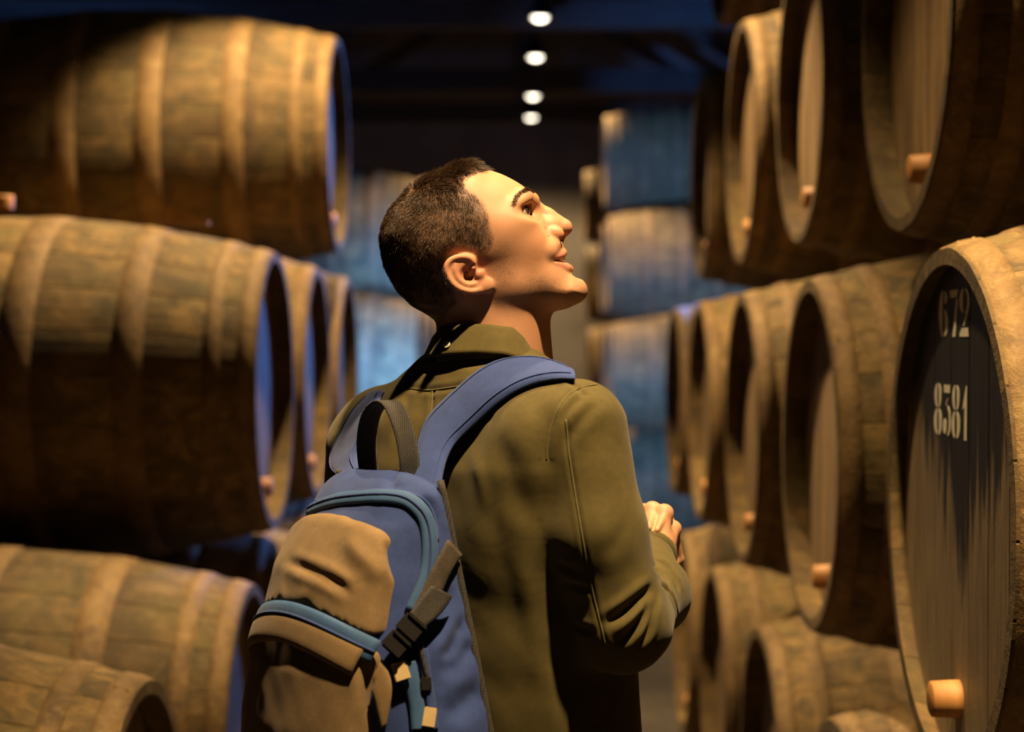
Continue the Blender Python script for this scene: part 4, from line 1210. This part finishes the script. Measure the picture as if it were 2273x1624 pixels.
# the rest of the body under the clothes: torso, arms and legs, joined to head and hand
def under_field(P):
    F = shirt_field(P, -0.018)
    hip = ellipsoid(P, (0.014, 2.052, 0.93), (0.155, 0.13, 0.16)); F = smin(F, hip, 0.05)
    for s in (-1, 1):
        h = np.array([0.014, 2.052, 0.90]) + TR * 0.085 * s; kn = h + np.array([0, 0, -0.42]) + TF * 0.02; an = kn + np.array([0, 0, -0.40]) - TF * 0.01
        F = smin(F, smin(capsule(P, h, kn, 0.078, 0.052), capsule(P, kn, an, 0.050, 0.036), 0.03), 0.04)
    F = smin(F, capsule(P, A3(1085, 800, HY), A3(1080, 900, HY), 0.052, 0.055), 0.03)
    return F
lo = (-0.34, 1.74, 0.05); hi = (0.27, 2.52, 1.56)
P = grid(lo, hi, 0.014); V_, Q_ = surface_nets(under_field(P).astype(np.float32), lo, 0.014)
Q_, _ = prep(V_, Q_); GQ, _ = prep(GV, GQ)
BV = np.concatenate([HEAD_W, GV, V_]); BQ = np.concatenate([HQ, GQ + len(HEAD_W), Q_ + len(HEAD_W) + len(GV)])
bt_ = np.concatenate([tint, np.tile([0.49, 0.25, 0.138], (len(GV), 1)), np.tile([0.47, 0.236, 0.128], (len(V_), 1))])
me = np_mesh('body', BV, BQ); vcolor(me, 'tint', bt_)
man_part('body', me, 'skin')

# trousers and shoes (below the picture)
def trouser_field(P):
    F = smax(ellipsoid(P, (0.014, 2.052, 0.92), (0.168, 0.145, 0.20)), P[2] - 1.02, 0.01)
    for s in (-1, 1):
        h = np.array([0.014, 2.052, 0.90]) + TR * 0.085 * s; kn = h + np.array([0, 0, -0.42]) + TF * 0.02; an = kn + np.array([0, 0, -0.41]) - TF * 0.01
        F = smin(F, smin(capsule(P, h, kn, 0.092, 0.068), capsule(P, kn, an, 0.068, 0.060), 0.03), 0.02)
    return smax(F, 0.055 - P[2], 0.004)
lo = (-0.30, 1.75, 0.03); hi = (0.28, 2.30, 1.06)
P = grid(lo, hi, 0.010); V_, Q_ = surface_nets(trouser_field(P).astype(np.float32), lo, 0.010); V_ = laplacian(V_, Q_, 2, 0.5); Q_, _ = prep(V_, Q_)
man_part('trousers', np_mesh('trousers', V_, Q_), 'dark_denim')
for s in (-1, 1):
    c = np.array([0.014, 2.052, 0.0]) + TR * 0.085 * s + TF * 0.01
    lo = (c[0] - 0.22, c[1] - 0.22, -0.01); hi = (c[0] + 0.26, c[1] + 0.26, 0.13)
    P = grid(lo, hi, 0.006)
    u = (P[0] - c[0]) * TR[0] + (P[1] - c[1]) * TR[1]; v = (P[0] - c[0]) * TF[0] + (P[1] - c[1]) * TF[1]
    Q3 = (u, v, P[2] + 0 * u)
    F = smin(capsule(Q3, (0, -0.06, 0.05), (0, 0.04, 0.055), 0.042, 0.045), capsule(Q3, (0, 0.04, 0.045), (0.004 * s, 0.15, 0.035), 0.044, 0.036), 0.03)
    F = smin(F, capsule(Q3, (0, -0.045, 0.06), (0, -0.03, 0.10), 0.044, 0.042), 0.02)
    up_ = smax(F, 0.018 - P[2], 0.003)
    V_, Q_ = surface_nets(up_.astype(np.float32), lo, 0.006); Q_, _ = prep(V_, Q_)
    sh = man_part('shoe', np_mesh('shoe', V_, Q_), 'shoe_leather')
    so = smax(smax(F - 0.006, P[2] - 0.022, 0.002), 0.001 - P[2], 0.001)
    V_, Q_ = surface_nets(so.astype(np.float32), lo, 0.006); Q_, _ = prep(V_, Q_)
    man_part('sole', np_mesh('sole', V_, Q_), 'shoe_rubber', sh)

# ------------------------------------------------------------------ the backpack (a thing of its own, worn on the back)
BO = np.array([-0.145, 1.932, CAM_Z - 0.142])        # top middle of the back panel
BYAW = math.radians(50)
BR = np.array([math.cos(BYAW), -math.sin(BYAW), 0.0]); BD = -np.array([math.sin(BYAW), math.cos(BYAW), 0.0])
BU = UP - 0.075 * BD * -1.0; BU = np.array([-0.055, -0.03, 1.0]); BU /= np.linalg.norm(BU)
def bag_world(V): V = np.asarray(V); return BO + V[:, [0]] * BR + V[:, [1]] * BD + V[:, [2]] * BU
def bag_local(P):
    M = np.stack([BR, BD, BU], 1); return np.linalg.solve(M, (np.atleast_2d(P) - BO).T).T
HS = np.array([-0.52, -0.48, -0.40, -0.30, -0.20, -0.10, -0.05, -0.015, 0.02])
AH_ = np.array([0.135, 0.160, 0.170, 0.166, 0.144, 0.120, 0.109, 0.100, 0.09])
DH_ = np.array([0.10, 0.135, 0.150, 0.150, 0.142, 0.114, 0.084, 0.056, 0.03])
def bag_field(P, g=0.0):
    a, d, h = P
    A = np.interp(h, HS, AH_) + g; D = np.interp(h, HS, DH_) + g
    q = 2.35
    F = ((np.abs(a / A) ** q + (np.maximum(d, 0) / D) ** q) ** (1 / q) - 1) * np.minimum(A, D)
    F = smax(F, -d - g, 0.008)
    F = smax(F, h - 0.004 - g + 0.35 * np.maximum(d - 0.02, 0) + 1.2 * a * a, 0.016)
    return smax(F, -0.50 - g - h, 0.03)
def bag_mesh(fn, st=0.004, smooth=2, sub=True, lo=(-0.20, -0.03, -0.54), hi=(0.20, 0.28, 0.05)):
    P = grid(lo, hi, st); F = fn(P).astype(np.float32)
    F = F + 0 * (P[0] + P[1] + P[2])
    V, Q = surface_nets(F, lo, st); V = laplacian(V, Q, smooth, 0.5)
    if sub: V, Q = subdivide(V, Q); V = laplacian(V, Q, 1, 0.5)
    return V, Q
BAG = empty('backpack', (BO[0], BO[1], BO[2] - 0.52)); tag(BAG, 'blue backpack with brown front pockets on the back of the man', 'backpack')
BAGI = BAG.matrix_basis.inverted()
def bag_part(name, me, mat, parent=None, label=None):
    o = obj(name, me, mat); o.parent = parent or BAG
    if parent is None: o.matrix_parent_inverse = BAGI
    if label: o['label'] = label
    return o
mat_cloth('blue_canvas', (0.018, 0.036, 0.140), (0.028, 0.056, 0.200), 2800, 0.8, 0.5)
mat_cloth('blue_strap', (0.028, 0.052, 0.185), (0.040, 0.072, 0.250), 2800, 0.8, 0.5)
mat_cloth('teal_zip_tape', (0.022, 0.066, 0.165), (0.034, 0.092, 0.215), 2800, 0.6, 0.4)
mat_cloth('brown_canvas', (0.150, 0.095, 0.042), (0.205, 0.132, 0.060), 2600, 0.85, 0.4)
mat_cloth('black_webbing', (0.016, 0.014, 0.012), (0.035, 0.030, 0.025), 1500, 0.6, 1.0)
mat_cloth('brown_webbing', (0.030, 0.021, 0.012), (0.060, 0.042, 0.025), 1500, 0.6, 1.0)
mat_plain('black_plastic', (0.012, 0.011, 0.010), 0.35)
mat_cloth('tan_leather', (0.42, 0.30, 0.14), (0.52, 0.38, 0.19), 2600, 0.6)
# main body
MV, MQ = bag_mesh(lambda P: bag_field(P))
MW = bag_world(MV); MQ, MN = prep(MW, MQ); MB_ = bvh_of(MW, MQ)
dsp = 0.0022 * fbm((MV[:, 0] * 40, MV[:, 1] * 40, MV[:, 2] * 30), 1.0, 31, 3)
for pts, amp, w in [([(1060, 1400), (1030, 1450), (975, 1510)], -0.0035, 0.010), ([(1085, 1490), (1040, 1550), (975, 1600)], -0.0035, 0.011), ([(1000, 1290), (985, 1350), (960, 1420)], -0.003, 0.009),
                    ([(1040, 1340), (1010, 1420), (980, 1470)], -0.004, 0.006), ([(935, 1095), (955, 1130), (965, 1190)], -0.003, 0.005), ([(880, 1045), (870, 1070), (880, 1090)], -0.003, 0.006)]:
    dsp += crease(MW, MN, MB_, pts, amp, w, (0.3, 0.3), 0.4)
MW = MW + MN * dsp[:, None]; MN = vert_normals(MW - MW.mean(0), MQ); MB_ = bvh_of(MW, MQ)
bag_body = bag_part('main_compartment', np_mesh('main_compartment', MW, MQ), 'blue_canvas', None, 'blue main compartment')
# brown pockets: thicker skins over the front of the bag, cut to their outline (a across, h up)
def cut_pocket(top, half, low, grow, k=0.006):
    def fn(P):
        a, d, h = P
        F = bag_field(P, grow if not callable(grow) else grow(a, d, h))
        F = smax(F, a - half(h), k); F = smax(F, -a - 0.128, k); F = smax(F, h - top(a), k); F = smax(F, low(a) - h, k)
        F = smax(F, 0.018 - d, 0.01)
        return F
    return fn
arc1 = lambda a: -0.131 - 2.3 * a * a
up_half = lambda h: np.interp(h, [-0.2, -0.15, -0.105, -0.065, -0.04], [0.106, 0.103, 0.099, 0.087, 0.07])
PK = [('upper_front_pocket', cut_pocket(lambda a: -0.041 - 2.6 * a * a, up_half, lambda a: arc1(a) - 0.004, lambda a, d, h: 0.007 + 0.006 * np.clip(-h / 0.15, 0, 1)), 'brown front panel above the curved zip'),
      ('lower_front_pocket', cut_pocket(lambda a: -0.151 - 2.3 * a * a, lambda h: 0.105 + 0 * h, lambda a: -0.47 + 0 * a, lambda a, d, h: 0.012 + 0.008 * np.clip((-0.16 - h) / 0.10, 0, 1)), 'brown lower front pocket')]
PF = {'upper_front_pocket': [([(625, 1240), (680, 1262), (740, 1290), (790, 1328)], -0.0034, 0.0055), ([(770, 1170), (790, 1220), (830, 1260), (850, 1300)], 0.0035, 0.010), ([(610, 1330), (650, 1345), (700, 1340)], -0.003, 0.006),
                             ([(860, 1190), (868, 1240), (884, 1300)], -0.003, 0.005)],
      'lower_front_pocket': [([(815, 1450), (822, 1530), (830, 1610)], -0.003, 0.008)]}
POCK = {}
for nm, fn, lab in PK:
    V, Q = bag_mesh(fn, 0.0036, 2); W = bag_world(V); Q, N = prep(W, Q); b = bvh_of(W, Q)
    dd = 0.0010 * fbm((V[:, 0] * 55, V[:, 1] * 55, V[:, 2] * 40), 1.0, 41, 3)
    for pts, amp, w in PF[nm]: dd += crease(W, N, b, pts, amp, w, (0.3, 0.3), 0.4)
    W = W + N * dd[:, None]
    bag_part(nm, np_mesh(nm, W, Q), 'brown_canvas', None, lab); POCK[nm] = bvh_of(W, Q)
# helper: a line given on the bag in (a, h), lifted onto the outer surface of a skin grown by g
def on_skin(a, h, g, off):
    lo_, hi_ = 0.0, 0.30
    for _ in range(40):
        m = (lo_ + hi_) / 2
        F = bag_field((np.array([a]), np.array([m]), np.array([h])), g)[0]
        if F < 0: lo_ = m
        else: hi_ = m
    return bag_world(np.array([[a, hi_ + off, h]]))[0]
def bag_nrm(P):
    """outward directions at points near the bag"""
    L = bag_local(P); e = 0.003; out = []
    for p in L:
        g = []
        for k in range(3):
            q = p.copy(); q[k] += e; r = p.copy(); r[k] -= e
            g.append(bag_field(tuple(np.array([v]) for v in q))[0] - bag_field(tuple(np.array([v]) for v in r))[0])
        g = np.array(g); n = g[0] * BR + g[1] * BD + g[2] * UP; out.append(n / max(np.linalg.norm(n), 1e-9))
    return np.array(out)
def strip_on(name, line, width, thick, mat, parent=None, label=None, along=None):
    """ribbon of constant width laid on the bag along a 3D line"""
    L = resample(catmull(line, 4), 50); T = np.gradient(L, axis=0); T /= np.linalg.norm(T, axis=1)[:, None]
    N = bag_nrm(L); S = np.cross(N, T); S /= np.linalg.norm(S, axis=1)[:, None]
    return bag_part(name, ribbon(name, L - S * width / 2, L + S * width / 2, thick, lambda c: N), mat, parent, label)
# zip between the two brown pockets: tape, two cord edges, teeth
L = np.array([on_skin(a, arc1(a) - 0.013, 0.014, 0.001) for a in np.linspace(-0.128, 0.112, 30)])
z1 = strip_on('zip_tape', L, 0.026, 0.004, 'teal_zip_tape', None, 'blue curved zip tape between the brown pockets')
N1 = bag_nrm(L)
V, Q = tube(resample(L + N1 * 0.0045, 80), 0.0016, 6); bag_part('zip_teeth', faces_mesh('zip_teeth', V, Q), 'blue_canvas', z1)
# folded flap edge on the lower pocket
L = np.array([on_skin(a, -0.158 - 2.3 * a * a, 0.017, 0.0) for a in np.linspace(-0.128, 0.102, 30)])
strip_on('pocket_flap', L, 0.032, 0.0045, 'brown_canvas', None, 'folded brown flap edge of the lower pocket')
# main zip arching over the top of the bag
px = [(668, 1158), (690, 1132), (740, 1112), (800, 1104), (860, 1102), (905, 1110), (935, 1135), (950, 1175), (953, 1230), (945, 1285), (930, 1325), (915, 1360)]
L = trace(MB_, px, 0.001, 4)
z2 = strip_on('zip_tape', L, 0.017, 0.0035, 'teal_zip_tape', None, 'teal main zip arching over the bag')
N1 = bag_nrm(L)
V, Q = tube(resample(L + N1 * 0.004, 120), 0.0014, 6); bag_part('zip_teeth', faces_mesh('zip_teeth', V, Q), 'blue_canvas', z2)
# second piping line along the top panel and down the side edge
L = trace(MB_, [(700, 1112), (760, 1094), (830, 1086), (905, 1092), (945, 1112), (966, 1150), (972, 1200)], 0.0, 4)
V, Q = tube(resample(L, 60), 0.0014, 6); bag_part('piping', faces_mesh('piping', V, Q), 'blue_strap', bag_body)
for s in (1, -1):
    L = []
    for h in np.linspace(-0.004, -0.47, 40):
        L.append(bag_world(np.array([[s * (np.interp(h, HS, AH_) - 0.002), 0.0045, h]]))[0])
    V, Q = tube(np.array(L), 0.0042, 8); bag_part('piping', faces_mesh('piping', V, Q), 'black_webbing', bag_body, 'dark piping where the bag meets the back panel')
# blue side pocket with its own upright zip
L = trace(MB_, [(905, 1470), (915, 1520), (925, 1570), (930, 1618)], 0.002, 5)
z3 = strip_on('side_zip_tape', L, 0.016, 0.004, 'teal_zip_tape', None, 'blue upright zip of the side pocket')
L = trace(MB_, [(938, 1440), (945, 1500), (955, 1560), (962, 1618)], 0.002, 5)
strip_on('side_zip_tape', L, 0.010, 0.004, 'blue_canvas', None)
L = trace(MB_, [(930, 1420), (936, 1460), (944, 1500), (950, 1520)], 0.006, 5)
V, Q = tube(resample(L, 30), 0.0022, 8); bag_part('zip_cord', faces_mesh('zip_cord', V, Q), 'black_webbing')
def tab(px, py, w, h, rot, mat, name, label, thick=0.003, off=0.006, bvh=None):
    c = hit(bvh or MB_, px, py, off); n = bag_nrm([c])[0]
    ux = np.cross(UP, n); ux /= np.linalg.norm(ux); uy = np.cross(n, ux)
    cs, sn = math.cos(rot), math.sin(rot); ax = cs * ux + sn * uy; ay = -sn * ux + cs * uy
    M = Matrix(((ax[0], ay[0], n[0], c[0]), (ax[1], ay[1], n[1], c[1]), (ax[2], ay[2], n[2], c[2]), (0, 0, 0, 1)))
    me = box_mesh(name, (-w / 2, -h / 2, -thick / 2), (w / 2, h / 2, thick / 2), min(w, h, thick) * 0.3); me.transform(M)
    return bag_part(name, me, mat, None, label)
tab(890, 1491, 0.016, 0.019, 0.3, 'tan_leather', 'zip_pull', 'tan pull tab of the side zip', bvh=POCK['lower_front_pocket'] if hit(MB_, 890, 1491) is None else MB_, off=0.010)
tab(950, 1592, 0.013, 0.020, -0.2, 'tan_leather', 'zip_pull', 'tan pull tab of the lower side zip', off=0.008)
tab(942, 1517, 0.011, 0.014, 0.0, 'black_plastic', 'zip_slider', None, off=0.007)
# compression strap on the right side: brown webbing, loose end, buckle, brown anchor tab
def bag_hit(x, y, off): 
    best = None
    for b in [MB_] + list(POCK.values()):
        p = hit(b, x, y, off)
        if p is not None and (best is None or p[1] < best[1]): best = p
    return best
def px_strip(name, ea, eb, off, thick, mat, label=None, parent=None):
    ea = resample(catmull(ea, 4), 24); eb = resample(catmull(eb, 4), 24)
    A_, B_ = [], []
    for p, q in zip(ea, eb):
        a, b = bag_hit(*p, off), bag_hit(*q, off)
        if a is None or b is None: continue
        A_.append(a); B_.append(b)
    A_, B_ = laplacian_line(np.array(A_)), laplacian_line(np.array(B_))
    return bag_part(name, ribbon(name, A_, B_, thick, lambda c: bag_nrm(c)), mat, parent, label)
def laplacian_line(L, it=6):
    L = L.copy()
    for _ in range(it): L[1:-1] = 0.5 * L[1:-1] + 0.25 * (L[:-2] + L[2:])
    return L
px_strip('side_webbing', [(985, 1200), (955, 1260), (925, 1330), (895, 1390)], [(1012, 1235), (985, 1285), (955, 1345), (925, 1405)], 0.008, 0.002, 'brown_webbing', 'brown webbing strap across the side of the bag')
px_strip('webbing_end', [(948, 1305), (918, 1345), (890, 1385)], [(984, 1324), (952, 1372), (925, 1412)], 0.015, 0.002, 'black_webbing', 'loose black end of the side strap')
def buckle(px, py, w, h, rot, name):
    c = bag_hit(px, py, 0.014); n = bag_nrm([c])[0]
    ux = np.cross(UP, n); ux /= np.linalg.norm(ux); uy = np.cross(n, ux); cs, sn = math.cos(rot), math.sin(rot); ax = cs * ux + sn * uy; ay = -sn * ux + cs * uy
    M = Matrix(((ax[0], ay[0], n[0], c[0]), (ax[1], ay[1], n[1], c[1]), (ax[2], ay[2], n[2], c[2]), (0, 0, 0, 1)))
    bm = bmesh.new(); add_box(bm, (-w / 2, -h / 2, -0.004), (w / 2, h / 2, 0.004)); bmesh.ops.bevel(bm, geom=bm.edges[:], offset=0.0022, segments=2, affect='EDGES')
    add_box(bm, (-w / 2 + .002, h / 2 - .004, 0.002), (w / 2 - .002, h / 2 - .001, 0.0065)); add_box(bm, (-w / 2 + .002, -h / 2 + .002, 0.002), (w / 2 - .002, -h / 2 + .005, 0.006))
    me = bm_mesh(name, bm); me.transform(M)
    return bag_part(name, me, 'black_plastic', None, 'black plastic side release buckle')
buckle(908, 1396, 0.027, 0.023, -0.75, 'buckle_socket'); buckle(880, 1432, 0.026, 0.022, -0.75, 'buckle_tongue')
px_strip('anchor_tab', [(812, 1505), (832, 1540), (845, 1585), (852, 1612)], [(850, 1462), (868, 1500), (872, 1540), (862, 1605)], 0.010, 0.003, 'brown_canvas', 'brown folded tab that holds the buckle')
# the same strap on the far left side: dark buckle and webbing at the edge
for (a0, h0, w, hgt, nm, m) in ((-0.150, -0.175, 0.030, 0.026, 'left_buckle', 'black_plastic'), (-0.128, -0.085, 0.020, 0.030, 'left_slider', 'black_plastic')):
    c = on_skin(a0, h0, 0.0, 0.016); n = BD * 0.6 - BR * 0.8
    ux = np.cross(UP, n); ux /= np.linalg.norm(ux); M = Matrix(((ux[0], 0, n[0], c[0]), (ux[1], 0, n[1], c[1]), (0, 1, n[2], c[2]), (0, 0, 0, 1)))
    me = box_mesh(nm, (-w / 2, -hgt / 2, -.005), (w / 2, hgt / 2, .005), 0.002); me.transform(M); bag_part('buckle', me, m, None, 'black buckle on the left edge of the bag')
L = np.array([on_skin(a, h, 0.004, 0.006) for a, h in ((-0.117, -0.070), (-0.126, -0.105), (-0.140, -0.145), (-0.152, -0.185))])
strip_on('side_webbing', L, 0.022, 0.002, 'black_webbing', None, 'dark webbing strap on the left side of the bag')

# shoulder straps: padded blue bands lying on the shirt, running on over the shoulders to the chest
def shirt_nrm(P):
    out = []
    for p in P:
        loc, n, i, d = SB.find_nearest(Vector(p)); v = Vector(p) - loc
        n = n if n.dot(v) > 0 or v.length < 1e-6 else -n
        out.append(np.array(n))
    N = np.array(out)
    for _ in range(8): N[1:-1] = 0.5 * N[1:-1] + 0.25 * (N[:-2] + N[2:])
    return N / np.linalg.norm(N, axis=1)[:, None]
def over_shoulder(p, w, n_fwd=5):
    """carry an edge line on from point p over the shoulder and down the chest"""
    out = []
    return out
def shoulder_strap(ea, eb, end_a, end_b, offs, sgn, label):
    A_, B_ = [], []
    ea, eb = resample(catmull(ea, 4), 26), resample(catmull(eb, 4), 26)
    for k, (p, q) in enumerate(zip(ea, eb)):
        o = np.interp(k / 25, [0, 0.35, 1], offs)
        a, b = hit(SB, *p, o), hit(SB, *q, o)
        if a is None or b is None: continue
        A_.append(a); B_.append(b)
    fa, fb = over_shoulder(A_[-1], sgn), over_shoulder(B_[-1], sgn); m = min(len(fa), len(fb))
    A_ = [end_a] + A_ + fa[:m]; B_ = [end_b] + B_ + fb[:m]
    A_, B_ = laplacian_line(np.array(A_), 10), laplacian_line(np.array(B_), 10)
    A_, B_ = resample(catmull(A_, 2), 90), resample(catmull(B_, 2), 90)
    def clear(L):
        out = []
        for p in L:
            loc, n, i, d = SB.find_nearest(Vector(p)); sd = (Vector(p) - loc).dot(n)
            out.append(np.array(loc + n * 0.0045) if sd < 0.0045 and d < 0.04 else p)
        return np.array(out)
    A_, B_ = laplacian_line(clear(A_), 3), laplacian_line(clear(B_), 3); A_, B_ = clear(A_), clear(B_)
    N = shirt_nrm((A_ + B_) / 2)
    st = bag_part('shoulder_strap', ribbon('shoulder_strap', A_, B_, 0.0065, lambda c: N, 9, 0.75), 'blue_strap', None, label)
    for s in (0.12, 0.88):
        V, Q = tube((A_ * (1 - s) + B_ * s)[:88] + N[:88] * 0.0054, 0.0009, 5); bag_part('stitching', faces_mesh('stitching', V, Q), 'blue_strap', st)
    return st
eA = bag_world(np.array([[0.040, 0.000, -0.010]]))[0]; eB = bag_world(np.array([[0.086, 0.000, -0.020]]))[0]
shoulder_strap([(932, 978), (972, 930), (1016, 876), (1058, 832), (1104, 806), (1160, 800), (1215, 812), (1262, 834)],
               [(1002, 1036), (1042, 982), (1078, 938), (1118, 898), (1166, 868), (1210, 854), (1250, 848), (1280, 850)], eA, eB, (0.024, 0.008, 0.005), 1, 'blue padded right shoulder strap')
eA = bag_world(np.array([[-0.096, 0.000, -0.012]]))[0]; eB = bag_world(np.array([[-0.050, 0.000, -0.006]]))[0]
shoulder_strap([(752, 1045), (758, 1000), (775, 955), (800, 915), (832, 888)],
               [(818, 1030), (826, 990), (838, 945), (850, 905), (862, 878)], eA, eB, (0.020, 0.010, 0.007), -1, 'blue padded left shoulder strap')
# black grab handle standing up between the straps
HP = [(-0.038, -0.006), (-0.040, 0.030), (-0.028, 0.062), (-0.004, 0.078), (0.016, 0.074), (0.032, 0.050), (0.040, 0.020), (0.040, -0.006)]
C_ = resample(catmull([(a, h) for a, h in HP], 6), 40)
EA_ = bag_world(np.array([[a, 0.016, h] for a, h in C_])); EB_ = bag_world(np.array([[a, -0.010, h] for a, h in C_]))
T_ = np.gradient((EA_ + EB_) / 2, axis=0); NN = np.cross(T_, EA_ - EB_); NN /= np.linalg.norm(NN, axis=1)[:, None]
bag_part('grab_handle', ribbon('grab_handle', EA_, EB_, 0.0022, lambda c: NN, 5, 0.3), 'black_webbing', None, 'black webbing grab handle')
